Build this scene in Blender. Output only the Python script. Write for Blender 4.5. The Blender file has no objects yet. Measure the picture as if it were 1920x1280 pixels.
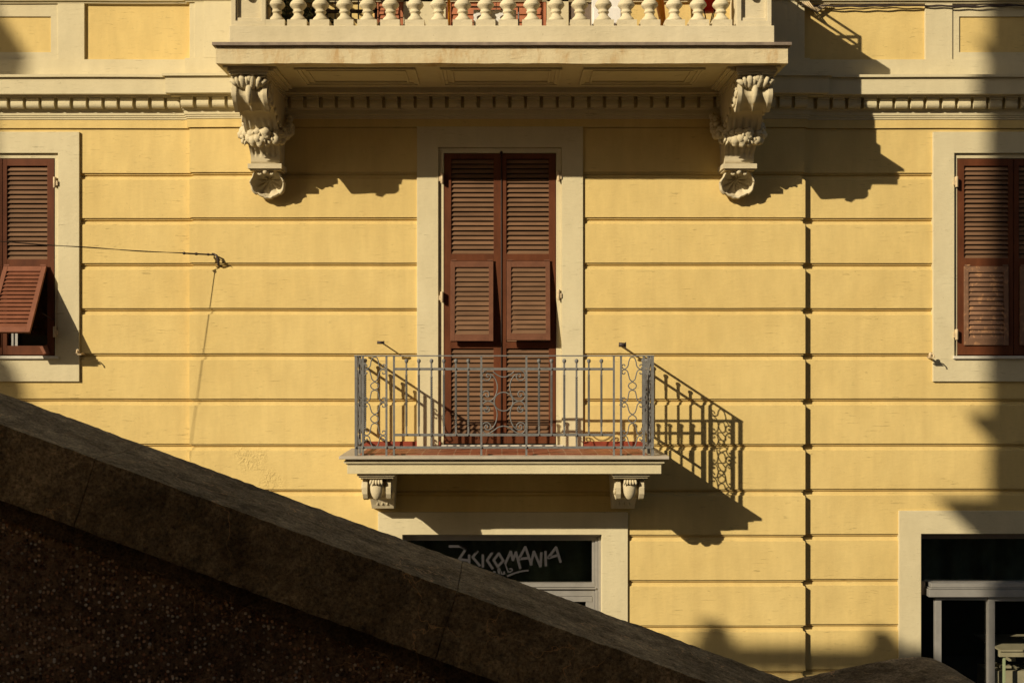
import bpy, bmesh, math, random
from mathutils import Vector, Matrix, noise
random.seed(7)
S = bpy.context.scene
# ------------------------------------------------------------------ camera
CAMY = -12.0
cam = bpy.data.cameras.new("camera"); camo = bpy.data.objects.new("camera", cam)
S.collection.objects.link(camo); S.camera = camo
camo.location = (0, CAMY, 0); camo.rotation_euler = (math.pi/2, 0, 0)
cam.lens = 45; cam.sensor_width = 36; cam.shift_x = 19/1920; cam.shift_y = 22/1920
cam.clip_start = 0.05; cam.clip_end = 500
# ------------------------------------------------------------------ sky, sun
SUNDIR = Vector((1.065, 1.0, -0.703)).normalized()
W = bpy.data.worlds.new("World"); S.world = W; W.use_nodes = True
nt = W.node_tree; bg = nt.nodes["Background"]
sky = nt.nodes.new("ShaderNodeTexSky"); sky.sky_type = 'NISHITA'; sky.sun_disc = False
sky.sun_elevation = math.radians(25.7); sky.sun_rotation = math.radians(226.8)
sky.dust_density = 3.0; sky.air_density = 1.0; sky.ozone_density = 0.6
nt.links.new(sky.outputs[0], bg.inputs[0]); bg.inputs[1].default_value = 0.05
sun = bpy.data.lights.new("sun", 'SUN'); suno = bpy.data.objects.new("sun", sun)
S.collection.objects.link(suno); sun.energy = 5.0; sun.angle = math.radians(0.42)
sun.color = (1.0, 0.87, 0.66)
suno.rotation_euler = SUNDIR.to_track_quat('-Z', 'Y').to_euler(); suno.location = (-15, -15, 12)
S.view_settings.view_transform = 'Standard'; S.view_settings.look = 'None'
S.view_settings.exposure = 0.18; S.view_settings.gamma = 1.0
S.render.resolution_x = 1024; S.render.resolution_y = 682

def WX(px, d=0.0): return (px-941)/200.0*(1-d/12.0)
def WZ(py, d=0.0): return (662-py)/200.0*(1-d/12.0)

# ------------------------------------------------------------------ materials
def new_mat(name):
    m = bpy.data.materials.new(name); m.use_nodes = True
    n = m.node_tree.nodes; l = m.node_tree.links
    return m, n, l, n["Principled BSDF"]
def coords(n, l, scale=(1,1,1)):
    tc = n.new("ShaderNodeTexCoord"); mp = n.new("ShaderNodeMapping")
    mp.inputs['Scale'].default_value = scale
    l.new(tc.outputs['Object'], mp.inputs['Vector']); return mp.outputs[0]
def noise_n(n, l, vec, scale, detail=4, rough=0.6, dist=0.0):
    t = n.new("ShaderNodeTexNoise"); t.inputs['Scale'].default_value = scale
    t.inputs['Detail'].default_value = detail; t.inputs['Roughness'].default_value = rough
    t.inputs['Distortion'].default_value = dist
    l.new(vec, t.inputs['Vector']); return t.outputs['Fac']
def ramp(n, l, fac, stops):
    r = n.new("ShaderNodeValToRGB"); e = r.color_ramp.elements
    while len(e) > 1: e.remove(e[-1])
    for i, (p, c) in enumerate(stops):
        el = e[0] if i == 0 else e.new(p)
        el.position = p; el.color = (*c, 1) if len(c) == 3 else c
    l.new(fac, r.inputs[0]); return r.outputs[0]
def mix(n, l, fac, a, b, mode='MIX'):
    m = n.new("ShaderNodeMix"); m.data_type = 'RGBA'; m.blend_type = mode
    if isinstance(fac, (int, float)): m.inputs[0].default_value = fac
    else: l.new(fac, m.inputs[0])
    for s, v in ((6, a), (7, b)):
        if isinstance(v, tuple): m.inputs[s].default_value = (*v, 1)
        else: l.new(v, m.inputs[s])
    return m.outputs[2]
def bump(n, l, bs, h, strength, dist=0.01, prev=None):
    b = n.new("ShaderNodeBump"); b.inputs['Strength'].default_value = strength
    b.inputs['Distance'].default_value = dist; l.new(h, b.inputs['Height'])
    if prev is not None: l.new(prev, b.inputs['Normal'])
    l.new(b.outputs[0], bs.inputs['Normal']); return b.outputs[0]
G = lambda v: (v, v, v)
def plaster(name, col, dark, blot=0.10, scratch=0.16, bumpk=0.25, stain=None, patches=True):
    m, n, l, bs = new_mat(name)
    v = coords(n, l)
    big = noise_n(n, l, v, 0.9, 5, 0.6, 0.4)
    c = mix(n, l, ramp(n, l, big, [(0.3, G(0)), (0.7, G(1))]), col, dark)
    mid = noise_n(n, l, coords(n, l, (1, 1, 0.35)), 7, 5, 0.65)
    c = mix(n, l, blot, c, ramp(n, l, mid, [(0.3, G(0.45)), (0.7, G(1.0))]), 'MULTIPLY')
    # short horizontal trowel scratches in the paint
    sc = noise_n(n, l, coords(n, l, (3.2, 3.2, 34)), 2.4, 3, 0.6, 0.6)
    msk = noise_n(n, l, v, 3.3, 2)
    sm = n.new("ShaderNodeMath"); sm.operation = 'MULTIPLY'
    l.new(ramp(n, l, sc, [(0.62, G(0)), (0.69, G(1))]), sm.inputs[0])
    l.new(ramp(n, l, msk, [(0.48, G(0)), (0.58, G(1))]), sm.inputs[1])
    sk = n.new("ShaderNodeMath"); sk.operation = 'MULTIPLY'; sk.inputs[1].default_value = scratch*2
    l.new(sm.outputs[0], sk.inputs[0])
    c = mix(n, l, sk.outputs[0], c, tuple(x*0.45 for x in dark))
    # specks
    sp = noise_n(n, l, v, 45, 2, 0.5)
    c = mix(n, l, ramp(n, l, sp, [(0.73, G(0)), (0.77, G(0.5))]), c, tuple(x*0.5 for x in dark))
    if stain:
        st = noise_n(n, l, coords(n, l, (1.2, 1.2, 0.5)), 4.5, 6, 0.7, 0.5)
        sf = noise_n(n, l, coords(n, l, (3.0, 1.0, 1.0)), 2.2, 5, 0.7)
        mm = n.new("ShaderNodeMath"); mm.operation = 'MULTIPLY'
        l.new(ramp(n, l, st, [(0.46, G(0)), (0.62, G(1))]), mm.inputs[0])
        l.new(ramp(n, l, sf, [(0.45, G(0)), (0.6, G(0.75))]), mm.inputs[1])
        c = mix(n, l, mm.outputs[0], c, stain)
    if name == 'yellow_stucco':
        streak = noise_n(n, l, coords(n, l, (5, 5, 0.22)), 1.6, 5, 0.6)
        c = mix(n, l, ramp(n, l, streak, [(0.50, G(0)), (0.72, G(0.30))]), c, (0.50, 0.36, 0.14))
    l.new(c, bs.inputs['Base Color'])
    bs.inputs['Roughness'].default_value = 0.85; bs.inputs['Specular IOR Level'].default_value = 0.2
    b1 = bump(n, l, bs, noise_n(n, l, coords(n, l, (1, 1, 2.2)), 16, 6, 0.65), bumpk, 0.012)
    b2 = bump(n, l, bs, sm.outputs[0], 0.35, 0.006, b1)
    if name == 'yellow_stucco':       # blistered paint patches
        prev = b2
        wn = n.new("ShaderNodeTexNoise"); wn.inputs['Scale'].default_value = 6; wn.inputs['Detail'].default_value = 4; l.new(v, wn.inputs['Vector'])
        ws_ = n.new("ShaderNodeVectorMath"); ws_.operation = 'MULTIPLY_ADD'; ws_.inputs[1].default_value = (0.35, 0.35, 0.35); ws_.inputs[2].default_value = (-0.175, -0.175, -0.175)
        l.new(wn.outputs['Color'], ws_.inputs[0])
        warp = n.new("ShaderNodeVectorMath"); warp.operation = 'ADD'; l.new(v, warp.inputs[0]); l.new(ws_.outputs[0], warp.inputs[1])
        for (px_, pz_, r_) in ((-2.36, -0.98, 0.16), (-2.16, -1.22, 0.13), (1.05, 2.9, 0.12)):
            vd = n.new("ShaderNodeVectorMath"); vd.operation = 'DISTANCE'; vd.inputs[1].default_value = (px_, 0, pz_)
            l.new(warp.outputs[0], vd.inputs[0])
            mk = ramp(n, l, vd.outputs['Value'], [(r_*0.3, G(1)), (r_*1.1, G(0))])
            mu = n.new("ShaderNodeMath"); mu.operation = 'MULTIPLY'; l.new(mk, mu.inputs[0])
            l.new(ramp(n, l, noise_n(n, l, v, 24, 4, 0.7), [(0.46, G(0)), (0.6, G(1))]), mu.inputs[1])
            prev = bump(n, l, bs, mu.outputs[0], 0.5, 0.009, prev)
    return m
M = {}
M['wall'] = plaster('yellow_stucco', (0.685, 0.52, 0.208), (0.625, 0.46, 0.172), 0.24, 0.26)
M['cream'] = plaster('cream_stucco', (0.635, 0.56, 0.355), (0.57, 0.49, 0.30), 0.18, 0.26)
M['stone'] = plaster('cream_cast_stone', (0.65, 0.57, 0.385), (0.55, 0.47, 0.295), 0.22, 0.05, 0.35)
M['fascia'] = plaster('stained_cream_stucco', (0.63, 0.53, 0.325), (0.57, 0.47, 0.27), 0.22, 0.12, 0.5, stain=(0.40, 0.24, 0.09))
M['orn'] = plaster('painted_ornament', (0.60, 0.52, 0.345), (0.52, 0.44, 0.275), 0.25, 0.0, 0.3)
def simple(name, col, rough=0.6, metal=0.0, nscale=20, var=0.25, bumpk=0.1, spec=0.4, stretch=(1,1,1), island=0.0, worn=None, wt=(0.62,0.68), ws=9):
    m, n, l, bs = new_mat(name)
    v = coords(n, l, stretch)
    f = noise_n(n, l, v, nscale, 4, 0.6)
    c = mix(n, l, ramp(n, l, f, [(0.3, G(1-var)), (0.7, G(1))]), (0,0,0), col) if False else \
        mix(n, l, 1.0, ramp(n, l, f, [(0.3, G(1-var)), (0.7, G(1))]), col, 'MULTIPLY')
    if island:
        g = n.new("ShaderNodeNewGeometry")
        c = mix(n, l, 1.0, c, ramp(n, l, g.outputs['Random Per Island'], [(0, G(1-island)), (1, G(1))]), 'MULTIPLY')
    if worn:
        w = noise_n(n, l, coords(n, l), ws, 6, 0.75, 0.3)
        c = mix(n, l, ramp(n, l, w, [(wt[0], G(0)), (wt[1], G(1))]), c, worn)
    l.new(c, bs.inputs['Base Color'])
    bs.inputs['Roughness'].default_value = rough; bs.inputs['Metallic'].default_value = metal
    bs.inputs['Specular IOR Level'].default_value = spec
    if bumpk: bump(n, l, bs, f, bumpk, 0.004)
    return m
M['red'] = simple('red_brown_paint', (0.128, 0.040, 0.015), 0.65, spec=0.15, nscale=9, var=0.4, stretch=(1,1,0.3), worn=(0.10,0.026,0.009), wt=(0.55,0.7))
M['louvre'] = simple('faded_brown_slats', (0.205, 0.112, 0.060), 0.7, spec=0.15, nscale=7, var=0.3, stretch=(0.5,1,3), island=0.25)
M['flapbrown'] = simple('faded_flap_frame', (0.165, 0.068, 0.036), 0.65, spec=0.15, nscale=8, var=0.35)
M['flapred'] = simple('sun_faded_shutter_paint', (0.235, 0.088, 0.046), 0.6, spec=0.2, nscale=7, var=0.3, island=0.12)
M['peel'] = simple('peeling_shutter_paint', (0.25, 0.13, 0.07), 0.65, nscale=8, var=0.35, stretch=(0.5,1,2), island=0.2, worn=(0.36,0.185,0.085), wt=(0.54,0.60), ws=12)
M['iron'] = simple('grey_painted_iron', (0.168, 0.165, 0.155), 0.6, 0.0, 30, 0.35, 0.15, worn=(0.12,0.075,0.045), wt=(0.62,0.7), ws=22)
M['dkiron'] = simple('dark_iron', (0.06, 0.042, 0.035), 0.6, 0.2, 30, 0.4)
M['marble'] = simple('grey_marble', (0.46, 0.40, 0.31), 0.55, 0, 8, 0.25, 0.1)
M['slate'] = simple('weathered_slate_edge', (0.26, 0.20, 0.145), 0.7, 0, 12, 0.4, 0.3)
M['alu'] = simple('aluminium_profile', (0.42, 0.40, 0.36), 0.42, 0.45, 12, 0.15, 0.03)
M['alubrown'] = simple('bronze_aluminium', (0.20, 0.15, 0.11), 0.45, 0.3, 12, 0.2, 0.03)
M['hinge'] = simple('cream_painted_iron', (0.60, 0.46, 0.27), 0.6, 0, 30, 0.3)
M['skirt'] = simple('red_skirting_tile', (0.25, 0.050, 0.025), 0.45, 0, 9, 0.3)
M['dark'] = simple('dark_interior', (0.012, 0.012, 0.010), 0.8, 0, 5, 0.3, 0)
M['offwhite'] = simple('offwhite_plastic', (0.40, 0.37, 0.26), 0.5, 0, 6, 0.2, 0)
M['white'] = simple('white_plastic', (0.72, 0.70, 0.64), 0.5, 0, 6, 0.1, 0)
M['sill'] = simple('white_marble_sill', (0.62, 0.57, 0.46), 0.5, 0, 14, 0.2)
M['orange'] = simple('orange_plastic', (0.80, 0.33, 0.02), 0.45, 0, 6, 0.1, 0)
M['redpl'] = simple('red_vinyl', (0.62, 0.02, 0.014), 0.4, 0, 6, 0.1, 0)
M['green'] = simple('plant_leaf', (0.055, 0.085, 0.02), 0.6, 0, 15, 0.5)
M['terra'] = simple('terracotta', (0.28, 0.075, 0.035), 0.7, 0, 15, 0.3)
M['pale'] = simple('greenish_plastic', (0.40, 0.48, 0.30), 0.5, 0, 6, 0.1, 0)
M['sign'] = simple('grey_sign_film', (0.028, 0.025, 0.026), 0.7, 0, 6, 0.1, 0)
M['cord'] = simple('brown_cloth_cord', (0.10, 0.05, 0.03), 0.8)
M['roomgreen'] = simple('dark_green_interior', (0.03, 0.05, 0.034), 0.8, 0, 2, 0.6, 0)
M['cloth'] = simple('glass_tint_cloth', (0.085, 0.13, 0.10), 0.9, 0, 4, 0.6, 0)  # for folds added behind the shop glass to tint it green
M['litred'] = simple('sunlit_tone_red_paint', (0.42, 0.155, 0.075), 0.65, spec=0.15, nscale=8, var=0.2)  # red brightened to paint in sunlight that the balusters block
M['ochre'] = plaster('ochre_render', (0.42, 0.27, 0.12), (0.36, 0.22, 0.09))
# terracotta floor with joints
m, n, l, bs = new_mat('terracotta_floor')
br = n.new("ShaderNodeTexBrick"); br.inputs['Scale'].default_value = 1
br.inputs['Color1'].default_value = (0.34,0.105,0.045,1); br.inputs['Color2'].default_value = (0.27,0.08,0.035,1)
br.inputs['Mortar'].default_value = (0.45,0.26,0.16,1); br.inputs['Mortar Size'].default_value = 0.004
br.inputs['Brick Width'].default_value = 0.14; br.inputs['Row Height'].default_value = 0.14; br.offset = 0
l.new(coords(n, l), br.inputs['Vector']); l.new(br.outputs['Color'], bs.inputs['Base Color'])
bs.inputs['Roughness'].default_value = 0.55; M['floor'] = m
# glass
m, n, l, bs = new_mat('window_glass')
out = n["Material Output"]; tr = n.new("ShaderNodeBsdfTransparent"); tr.inputs[0].default_value = (0.95,0.945,0.92,1)
gl = n.new("ShaderNodeBsdfGlossy"); gl.inputs['Roughness'].default_value = 0.02
lw = n.new("ShaderNodeLayerWeight"); lw.inputs[0].default_value = 0.5
pw = n.new("ShaderNodeMath"); pw.operation = 'POWER'; pw.inputs[1].default_value = 5; l.new(lw.outputs['Facing'], pw.inputs[0])
fr = n.new("ShaderNodeMath"); fr.operation = 'MULTIPLY_ADD'; fr.inputs[1].default_value = 0.9; fr.inputs[2].default_value = 0.045; l.new(pw.outputs[0], fr.inputs[0])
ms = n.new("ShaderNodeMixShader"); l.new(fr.outputs[0], ms.inputs[0]); l.new(tr.outputs[0], ms.inputs[1]); l.new(gl.outputs[0], ms.inputs[2])
l.new(ms.outputs[0], out.inputs[0]); M['glass'] = m
# concrete coping
def concrete(name, c1, c2, lich, pebble=False):
    m, n, l, bs = new_mat(name)
    v = coords(n, l)
    a = noise_n(n, l, v, 5, 8, 0.75, 0.5)
    c = mix(n, l, ramp(n, l, a, [(0.38, G(0)), (0.62, G(1))]), c1, c2)
    c = mix(n, l, 0.8, c, ramp(n, l, noise_n(n, l, v, 2.1, 6, 0.7, 0.8), [(0.36, G(0.5)), (0.62, G(1.25))]), 'MULTIPLY')
    c = mix(n, l, 0.7, c, ramp(n, l, noise_n(n, l, v, 34, 5, 0.75), [(0.36, G(0.45)), (0.62, G(1.3))]), 'MULTIPLY')
    g = noise_n(n, l, v, 150, 3, 0.7)
    c = mix(n, l, 0.75, c, ramp(n, l, g, [(0.3, G(0.2)), (0.7, G(1.7))]), 'MULTIPLY')
    o = noise_n(n, l, v, 13, 6, 0.8, 1.5)
    c = mix(n, l, ramp(n, l, o, [(0.62, G(0)), (0.75, G(0.7))]), c, lich)
    # hairline cracks
    dv = n.new("ShaderNodeVectorMath"); dv.operation = 'ADD'
    nz = n.new("ShaderNodeTexNoise"); nz.inputs['Scale'].default_value = 7; nz.inputs['Detail'].default_value = 5
    l.new(v, nz.inputs['Vector'])
    sc = n.new("ShaderNodeVectorMath"); sc.operation = 'SCALE'; sc.inputs['Scale'].default_value = 0.35
    l.new(nz.outputs['Color'], sc.inputs[0]); l.new(v, dv.inputs[0]); l.new(sc.outputs[0], dv.inputs[1])
    vo = n.new("ShaderNodeTexVoronoi"); vo.feature = 'DISTANCE_TO_EDGE'; vo.inputs['Scale'].default_value = 3.2
    l.new(dv.outputs[0], vo.inputs['Vector'])
    cm = n.new("ShaderNodeMath"); cm.operation = 'MULTIPLY'
    l.new(ramp(n, l, vo.outputs['Distance'], [(0.0, G(1)), (0.006, G(0))]), cm.inputs[0])
    l.new(ramp(n, l, noise_n(n, l, v, 2.6, 2), [(0.47, G(0)), (0.56, G(0.9))]), cm.inputs[1])
    c = mix(n, l, cm.outputs[0], c, tuple(min(1, x*1.9) for x in lich))
    if pebble:
        vp = n.new("ShaderNodeTexVoronoi"); vp.inputs['Scale'].default_value = 88; l.new(v, vp.inputs['Vector'])
        vc = n.new("ShaderNodeSeparateColor"); l.new(vp.outputs['Color'], vc.inputs[0])
        pc = ramp(n, l, vc.outputs[0], [(0.0, (0.07,0.04,0.024)), (0.4, (0.25,0.13,0.07)), (0.6, (0.75,0.40,0.22)), (0.8, (0.95,0.70,0.45)), (1.0, (0.97,0.9,0.75))])
        pm = ramp(n, l, vp.outputs['Distance'], [(0.30, G(1)), (0.45, G(0))])
        area = ramp(n, l, noise_n(n, l, v, 4.0, 6, 0.75), [(0.36, G(0.25)), (0.52, G(1))])
        mm = n.new("ShaderNodeMath"); mm.operation = 'MULTIPLY'; l.new(pm, mm.inputs[0]); l.new(area, mm.inputs[1])
        c = mix(n, l, mm.outputs[0], c, pc)
        b0 = bump(n, l, bs, mm.outputs[0], 1.0, 0.012)
    else: b0 = None
    l.new(c, bs.inputs['Base Color']); bs.inputs['Roughness'].default_value = 0.95
    bs.inputs['Specular IOR Level'].default_value = 0.1
    b1 = bump(n, l, bs, g, 0.6, 0.004, b0)
    bump(n, l, bs, a, 0.7, 0.02, b1)
    return m
M['coping'] = concrete('weathered_concrete', (0.56, 0.42, 0.22), (0.25, 0.18, 0.09), (0.52, 0.32, 0.14))
M['band'] = concrete('shade_tone_render', (0.20, 0.14, 0.085), (0.12, 0.085, 0.05), (0.24, 0.16, 0.09))  # colour darkened to carry the shade under the coping
M['pebble'] = concrete('pebble_dash', (0.36, 0.24, 0.14), (0.22, 0.145, 0.085), (0.44, 0.27, 0.14), True)
M['asphalt'] = simple('asphalt', (0.05, 0.045, 0.04), 0.9, 0, 60, 0.4)
M['paving'] = concrete('street_stone', (0.20, 0.17, 0.13), (0.15, 0.125, 0.10), (0.12, 0.10, 0.075))

# ------------------------------------------------------------------ mesh helpers
class MB:
    def __init__(s): s.v = []; s.f = []; s.sm = []
    def add(s, vs, fs, smooth=False):
        o = len(s.v); s.v += [tuple(p) for p in vs]
        for f in fs: s.f.append([o+i for i in f]); s.sm.append(smooth)
    def box(s, x0, x1, y0, y1, z0, z1):
        if x0 > x1: x0, x1 = x1, x0
        if y0 > y1: y0, y1 = y1, y0
        if z0 > z1: z0, z1 = z1, z0
        s.add([(x0,y0,z0),(x1,y0,z0),(x1,y1,z0),(x0,y1,z0),(x0,y0,z1),(x1,y0,z1),(x1,y1,z1),(x0,y1,z1)],
              [(0,3,2,1),(4,5,6,7),(0,1,5,4),(1,2,6,5),(2,3,7,6),(3,0,4,7)])
    def prism(s, poly, axis, a0, a1):
        """poly: list of 2D points; axis 'x': (y,z) extruded in x; 'y': (x,z); 'z': (x,y)"""
        def mk(p, a): return {'x': (a, p[0], p[1]), 'y': (p[0], a, p[1]), 'z': (p[0], p[1], a)}[axis]
        n = len(poly); vs = [mk(p, a0) for p in poly] + [mk(p, a1) for p in poly]
        fs = [tuple(range(n))[::-1], tuple(range(n, 2*n))] + [(i, (i+1) % n, n+(i+1) % n, n+i) for i in range(n)]
        s.add(vs, fs)
    def tube(s, pts, r, n=6, smooth=True):
        pts = [Vector(p) for p in pts]; rings = []; up = None
        for i, p in enumerate(pts):
            t = (pts[min(i+1, len(pts)-1)] - pts[max(i-1, 0)]).normalized()
            if up is None:
                up = Vector((0,0,1)) if abs(t.z) < 0.9 else Vector((1,0,0))
            up = (up - t*up.dot(t)).normalized(); sd = t.cross(up)
            rr = r[i] if isinstance(r, (list, tuple)) else r
            rings.append([p + (up*math.cos(2*math.pi*k/n) + sd*math.sin(2*math.pi*k/n))*rr for k in range(n)])
        vs = [q for g in rings for q in g]; fs = []
        for i in range(len(pts)-1):
            for k in range(n):
                fs.append((i*n+k, i*n+(k+1) % n, (i+1)*n+(k+1) % n, (i+1)*n+k))
        s.add(vs, fs + [tuple(range(n))[::-1], tuple(range(len(vs)-n, len(vs)))], smooth)
    def lathe(s, cx, cy, prof, n=20, sx=1, sy=1, smooth=True):
        vs = [(cx+math.cos(2*math.pi*k/n)*r*sx, cy+math.sin(2*math.pi*k/n)*r*sy, z) for (r, z) in prof for k in range(n)]
        fs = [(i*n+k, i*n+(k+1) % n, (i+1)*n+(k+1) % n, (i+1)*n+k) for i in range(len(prof)-1) for k in range(n)]
        fs += [tuple(range(n))[::-1], tuple(range(len(vs)-n, len(vs)))]
        s.add(vs, fs, smooth)
    def blob(s, c, r, nu=10, nv=7, lump=0.0, seed=0):
        rx, ry, rz = (r, r, r) if isinstance(r, (int, float)) else r
        vs = []; fs = []
        for j in range(nv+1):
            th = math.pi*j/nv
            for i in range(nu):
                ph = 2*math.pi*i/nu
                d = Vector((math.sin(th)*math.cos(ph), math.sin(th)*math.sin(ph), math.cos(th)))
                k = 1 + lump*noise.noise(d*2.5 + Vector((seed, seed*1.7, 0)))
                vs.append((c[0]+d.x*rx*k, c[1]+d.y*ry*k, c[2]+d.z*rz*k))
        for j in range(nv):
            for i in range(nu): fs.append((j*nu+i, j*nu+(i+1) % nu, (j+1)*nu+(i+1) % nu, (j+1)*nu+i))
        s.add(vs, fs, True)
    def ring(s, x0, x1, z0, z1, w, y0, y1):
        """rectangular frame in the xz plane; w=(left,right,bottom,top) widths, w=0 leaves that side out"""
        L, R, B, T = w
        o = [(x0, z0), (x1, z0), (x1, z1), (x0, z1)]; i = [(x0+L, z0+B), (x1-R, z0+B), (x1-R, z1-T), (x0+L, z1-T)]
        vs = [(x, y, z) for y in (y0, y1) for x, z in o+i]
        fs = []
        for a_, b_ in ((0, 1), (1, 2), (2, 3), (3, 0)):
            if a_ == 0 and not B: continue
            fs += [(a_, b_, 4+b_, 4+a_), (8+a_, 12+a_, 12+b_, 8+b_), (a_, 8+a_, 8+b_, b_), (4+a_, 4+b_, 12+b_, 12+a_)]
        if not B: fs += [(0, 4, 12, 8), (1, 9, 13, 5)]
        s.add(vs, fs)
    def build(s, name, mat, parent=None, bevel=0.0, loc=None, rot=None):
        me = bpy.data.meshes.new(name); me.from_pydata(s.v, [], s.f); me.update()
        bm = bmesh.new(); bm.from_mesh(me)
        if len(s.f) < 60000: bmesh.ops.recalc_face_normals(bm, faces=bm.faces)
        bm.to_mesh(me); bm.free()
        me.polygons.foreach_set('use_smooth', s.sm); me.materials.append(mat)
        o = bpy.data.objects.new(name, me); S.collection.objects.link(o)
        if parent: o.parent = parent
        if loc: o.location = loc
        if rot: o.rotation_euler = rot
        if bevel:
            b = o.modifiers.new('bevel', 'BEVEL'); b.width = bevel; b.segments = 2; b.limit_method = 'ANGLE'
            b.harden_normals = False
        return o
def empty(name, loc=(0,0,0)):
    o = bpy.data.objects.new(name, None); S.collection.objects.link(o); o.location = loc; return o
def tag(o, label=None, cat=None, group=None, kind=None):
    if label: o['label'] = label
    if cat: o['category'] = cat
    if group: o['group'] = group
    if kind: o['kind'] = kind
    return o
def relabel(o, label): o['label'] = label; return o

# ------------------------------------------------------------------ ground
mb = MB(); mb.add([(-120,-120,-5),(120,-120,-5),(120,120,-5),(-120,120,-5)], [(0,1,2,3)])
tag(mb.build('street', M['paving']), kind='structure')
mb = MB(); mb.box(-9, 9, -13.9, -8.9, -4.99, -2.1)
tag(mb.build('upper_pavement', M['asphalt']), kind='structure')

# ------------------------------------------------------------------ the yellow building
B = empty('apartment_building', (0, 0, -5))
tag(B, 'yellow stucco apartment building with cream trim, red-brown shutters and two balconies', 'building')
B_OFF = (0, 0, 5)
def bp(mb, name, mat, parent=None, bevel=0.0, label=None, loc=None, rot=None):
    """part (child of B) in world coordinates, or a sub-part of a part"""
    if parent is None:
        l = Vector(loc or (0,0,0)) + Vector(B_OFF); o = mb.build(name, mat, B, bevel, l, rot)
    else: o = mb.build(name, mat, parent, bevel, loc, rot)
    if label: o['label'] = label
    return o
X0, X1, REC = -2.93, 2.845, 0.06
# groove profile below each course joint
GP = [(0.0, 0.0), (0.0, 0.016), (-0.016, 0.016), (-0.019, 0.024), (-0.021, 0.035), (-0.030, 0.034),
      (-0.034, 0.021), (-0.055, 0.018), (-0.060, 0.006), (-0.064, 0.0)]
prof = [(2.11, 0.0)]
k = 0
while True:
    z = 1.697 - 0.4245*k
    if z < -4.9: break
    prof += [(z+dz, y) for dz, y in GP]; k += 1
prof.append((-5.0, 0.0))
# openings: (x0, x1, z0, z1)
OPEN = [(WX(806), WX(1070), -0.9, 1.97), (WX(736), WX(1150), -5.1, WZ(985)),
        (WX(-115), WX(128), WZ(695), WZ(268)), (WX(1770), WX(2036), WZ(695), WZ(268)),
        (WX(1708), WX(2420), -5.1, WZ(980))]
def insert_z(profile, zs):
    out = []
    for (a, b) in zip(profile, profile[1:]):
        out.append(a)
        for z in sorted(zs, reverse=True):
            if a[0] > z > b[0]:
                t = (a[0]-z)/(a[0]-b[0]); out.append((z, a[1]+(b[1]-a[1])*t))
    out.append(profile[-1]); return out
def sweep(profile, openings=(), xl=-11.0, xr=11.0, xs=()):
    """profile (z, y) swept along the facade in plan with its projecting centre bay, mitred at the corners"""
    mb = MB()
    cuts = sorted(set([c for o in openings for c in o[:2]]) | set(-10.93+0.29*i for i in range(76)))
    wz = lambda x, z: z + 0.0028*noise.noise(Vector((x*1.1, z*0.9, 5))) + 0.0013*noise.noise(Vector((x*5.3, z*1.3, 9)))
    def path(yd):
        xa, xb = X0+yd, X1-yd
        p = [(xl, REC+yd)] + [(c, REC+yd) for c in cuts if xl < c < X0-0.3] + [(xa, REC+yd), (xa, yd)]
        p += [(c, yd) for c in cuts if X0+0.3 < c < X1-0.3] + [(xb, yd), (xb, REC+yd)]
        p += [(c, REC+yd) for c in cuts if X1+0.3 < c < xr] + [(xr, REC+yd)]
        return p
    for (a, b) in zip(profile, profile[1:]):
        pa, pb = path(a[1]), path(b[1]); zm = (a[0]+b[0])/2
        for i in range(len(pa)-1):
            xm = (pa[i][0]+pa[i+1][0])/2
            if any(o[0] < xm < o[1] and o[2] < zm < o[3] for o in openings): continue
            mb.add([(pa[i][0], pa[i][1], wz(pa[i][0], a[0])), (pa[i+1][0], pa[i+1][1], wz(pa[i+1][0], a[0])),
                    (pb[i+1][0], pb[i+1][1], wz(pb[i+1][0], b[0])), (pb[i][0], pb[i][1], wz(pb[i][0], b[0]))], [(0,3,2,1)])
    return mb
prof = insert_z(prof, [z for o in OPEN for z in o[2:4]])
wall = bp(sweep(prof, OPEN), 'wall', M['wall'])
# frieze (yellow, a hair proud) and upper storey wall
bp(sweep([(2.19, -0.018), (2.115, -0.018), (2.115, 0.012), (2.10, 0.012)]), 'frieze', M['wall'])
bp(sweep([(6.0, 0.0), (2.70, 0.0)]), 'upper_wall', M['wall'])
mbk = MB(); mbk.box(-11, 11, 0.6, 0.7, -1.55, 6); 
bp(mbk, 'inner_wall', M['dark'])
# cornice
cor = bp(sweep([(2.60, -0.03), (2.585, -0.03), (2.580, -0.205), (2.557, -0.205), (2.557, -0.18), (2.405, -0.18), (2.398, -0.172), (2.398, -0.14),
                (2.385, -0.14), (2.385, -0.06), (2.285, -0.06), (2.277, -0.052), (2.272, -0.052), (2.268, -0.042), (2.232, -0.042), (2.226, -0.034), (2.214, -0.034),
                (2.210, -0.026), (2.196, -0.026), (2.190, -0.018)]), 'cornice', M['cream'], bevel=0)
# dentils with a rounded foot
def dentil(x0, x1, yb):
    d = MB(); y = yb+random.uniform(-0.002, 0.002); x0 += random.uniform(-0.003, 0.003); x1 += random.uniform(-0.003, 0.003)
    poly = [(y+0.01, 2.384), (y-0.058, 2.384), (y-0.058, 2.366), (y-0.046, 2.360), (y-0.046, 2.345), (y-0.052, 2.338), (y-0.052, 2.315), (y-0.046, 2.300), (y-0.034, 2.288), (y+0.01, 2.286)]
    d.prism(poly, 'x', x0, x1); return d
pitch = 0.1465; wd = 0.112
xx = X0 - 0.06 - 0.02
dx = xx
while dx - wd > -5.0:
    bp(dentil(dx-wd, dx, REC-0.06), 'dentil', M['cream'], cor); dx -= pitch
dx = X0 - 0.055
while dx + wd < X1 + 0.07:
    bp(dentil(dx, dx+wd, -0.06), 'dentil', M['cream'], cor); dx += pitch
dx = X1 + 0.10
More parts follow.
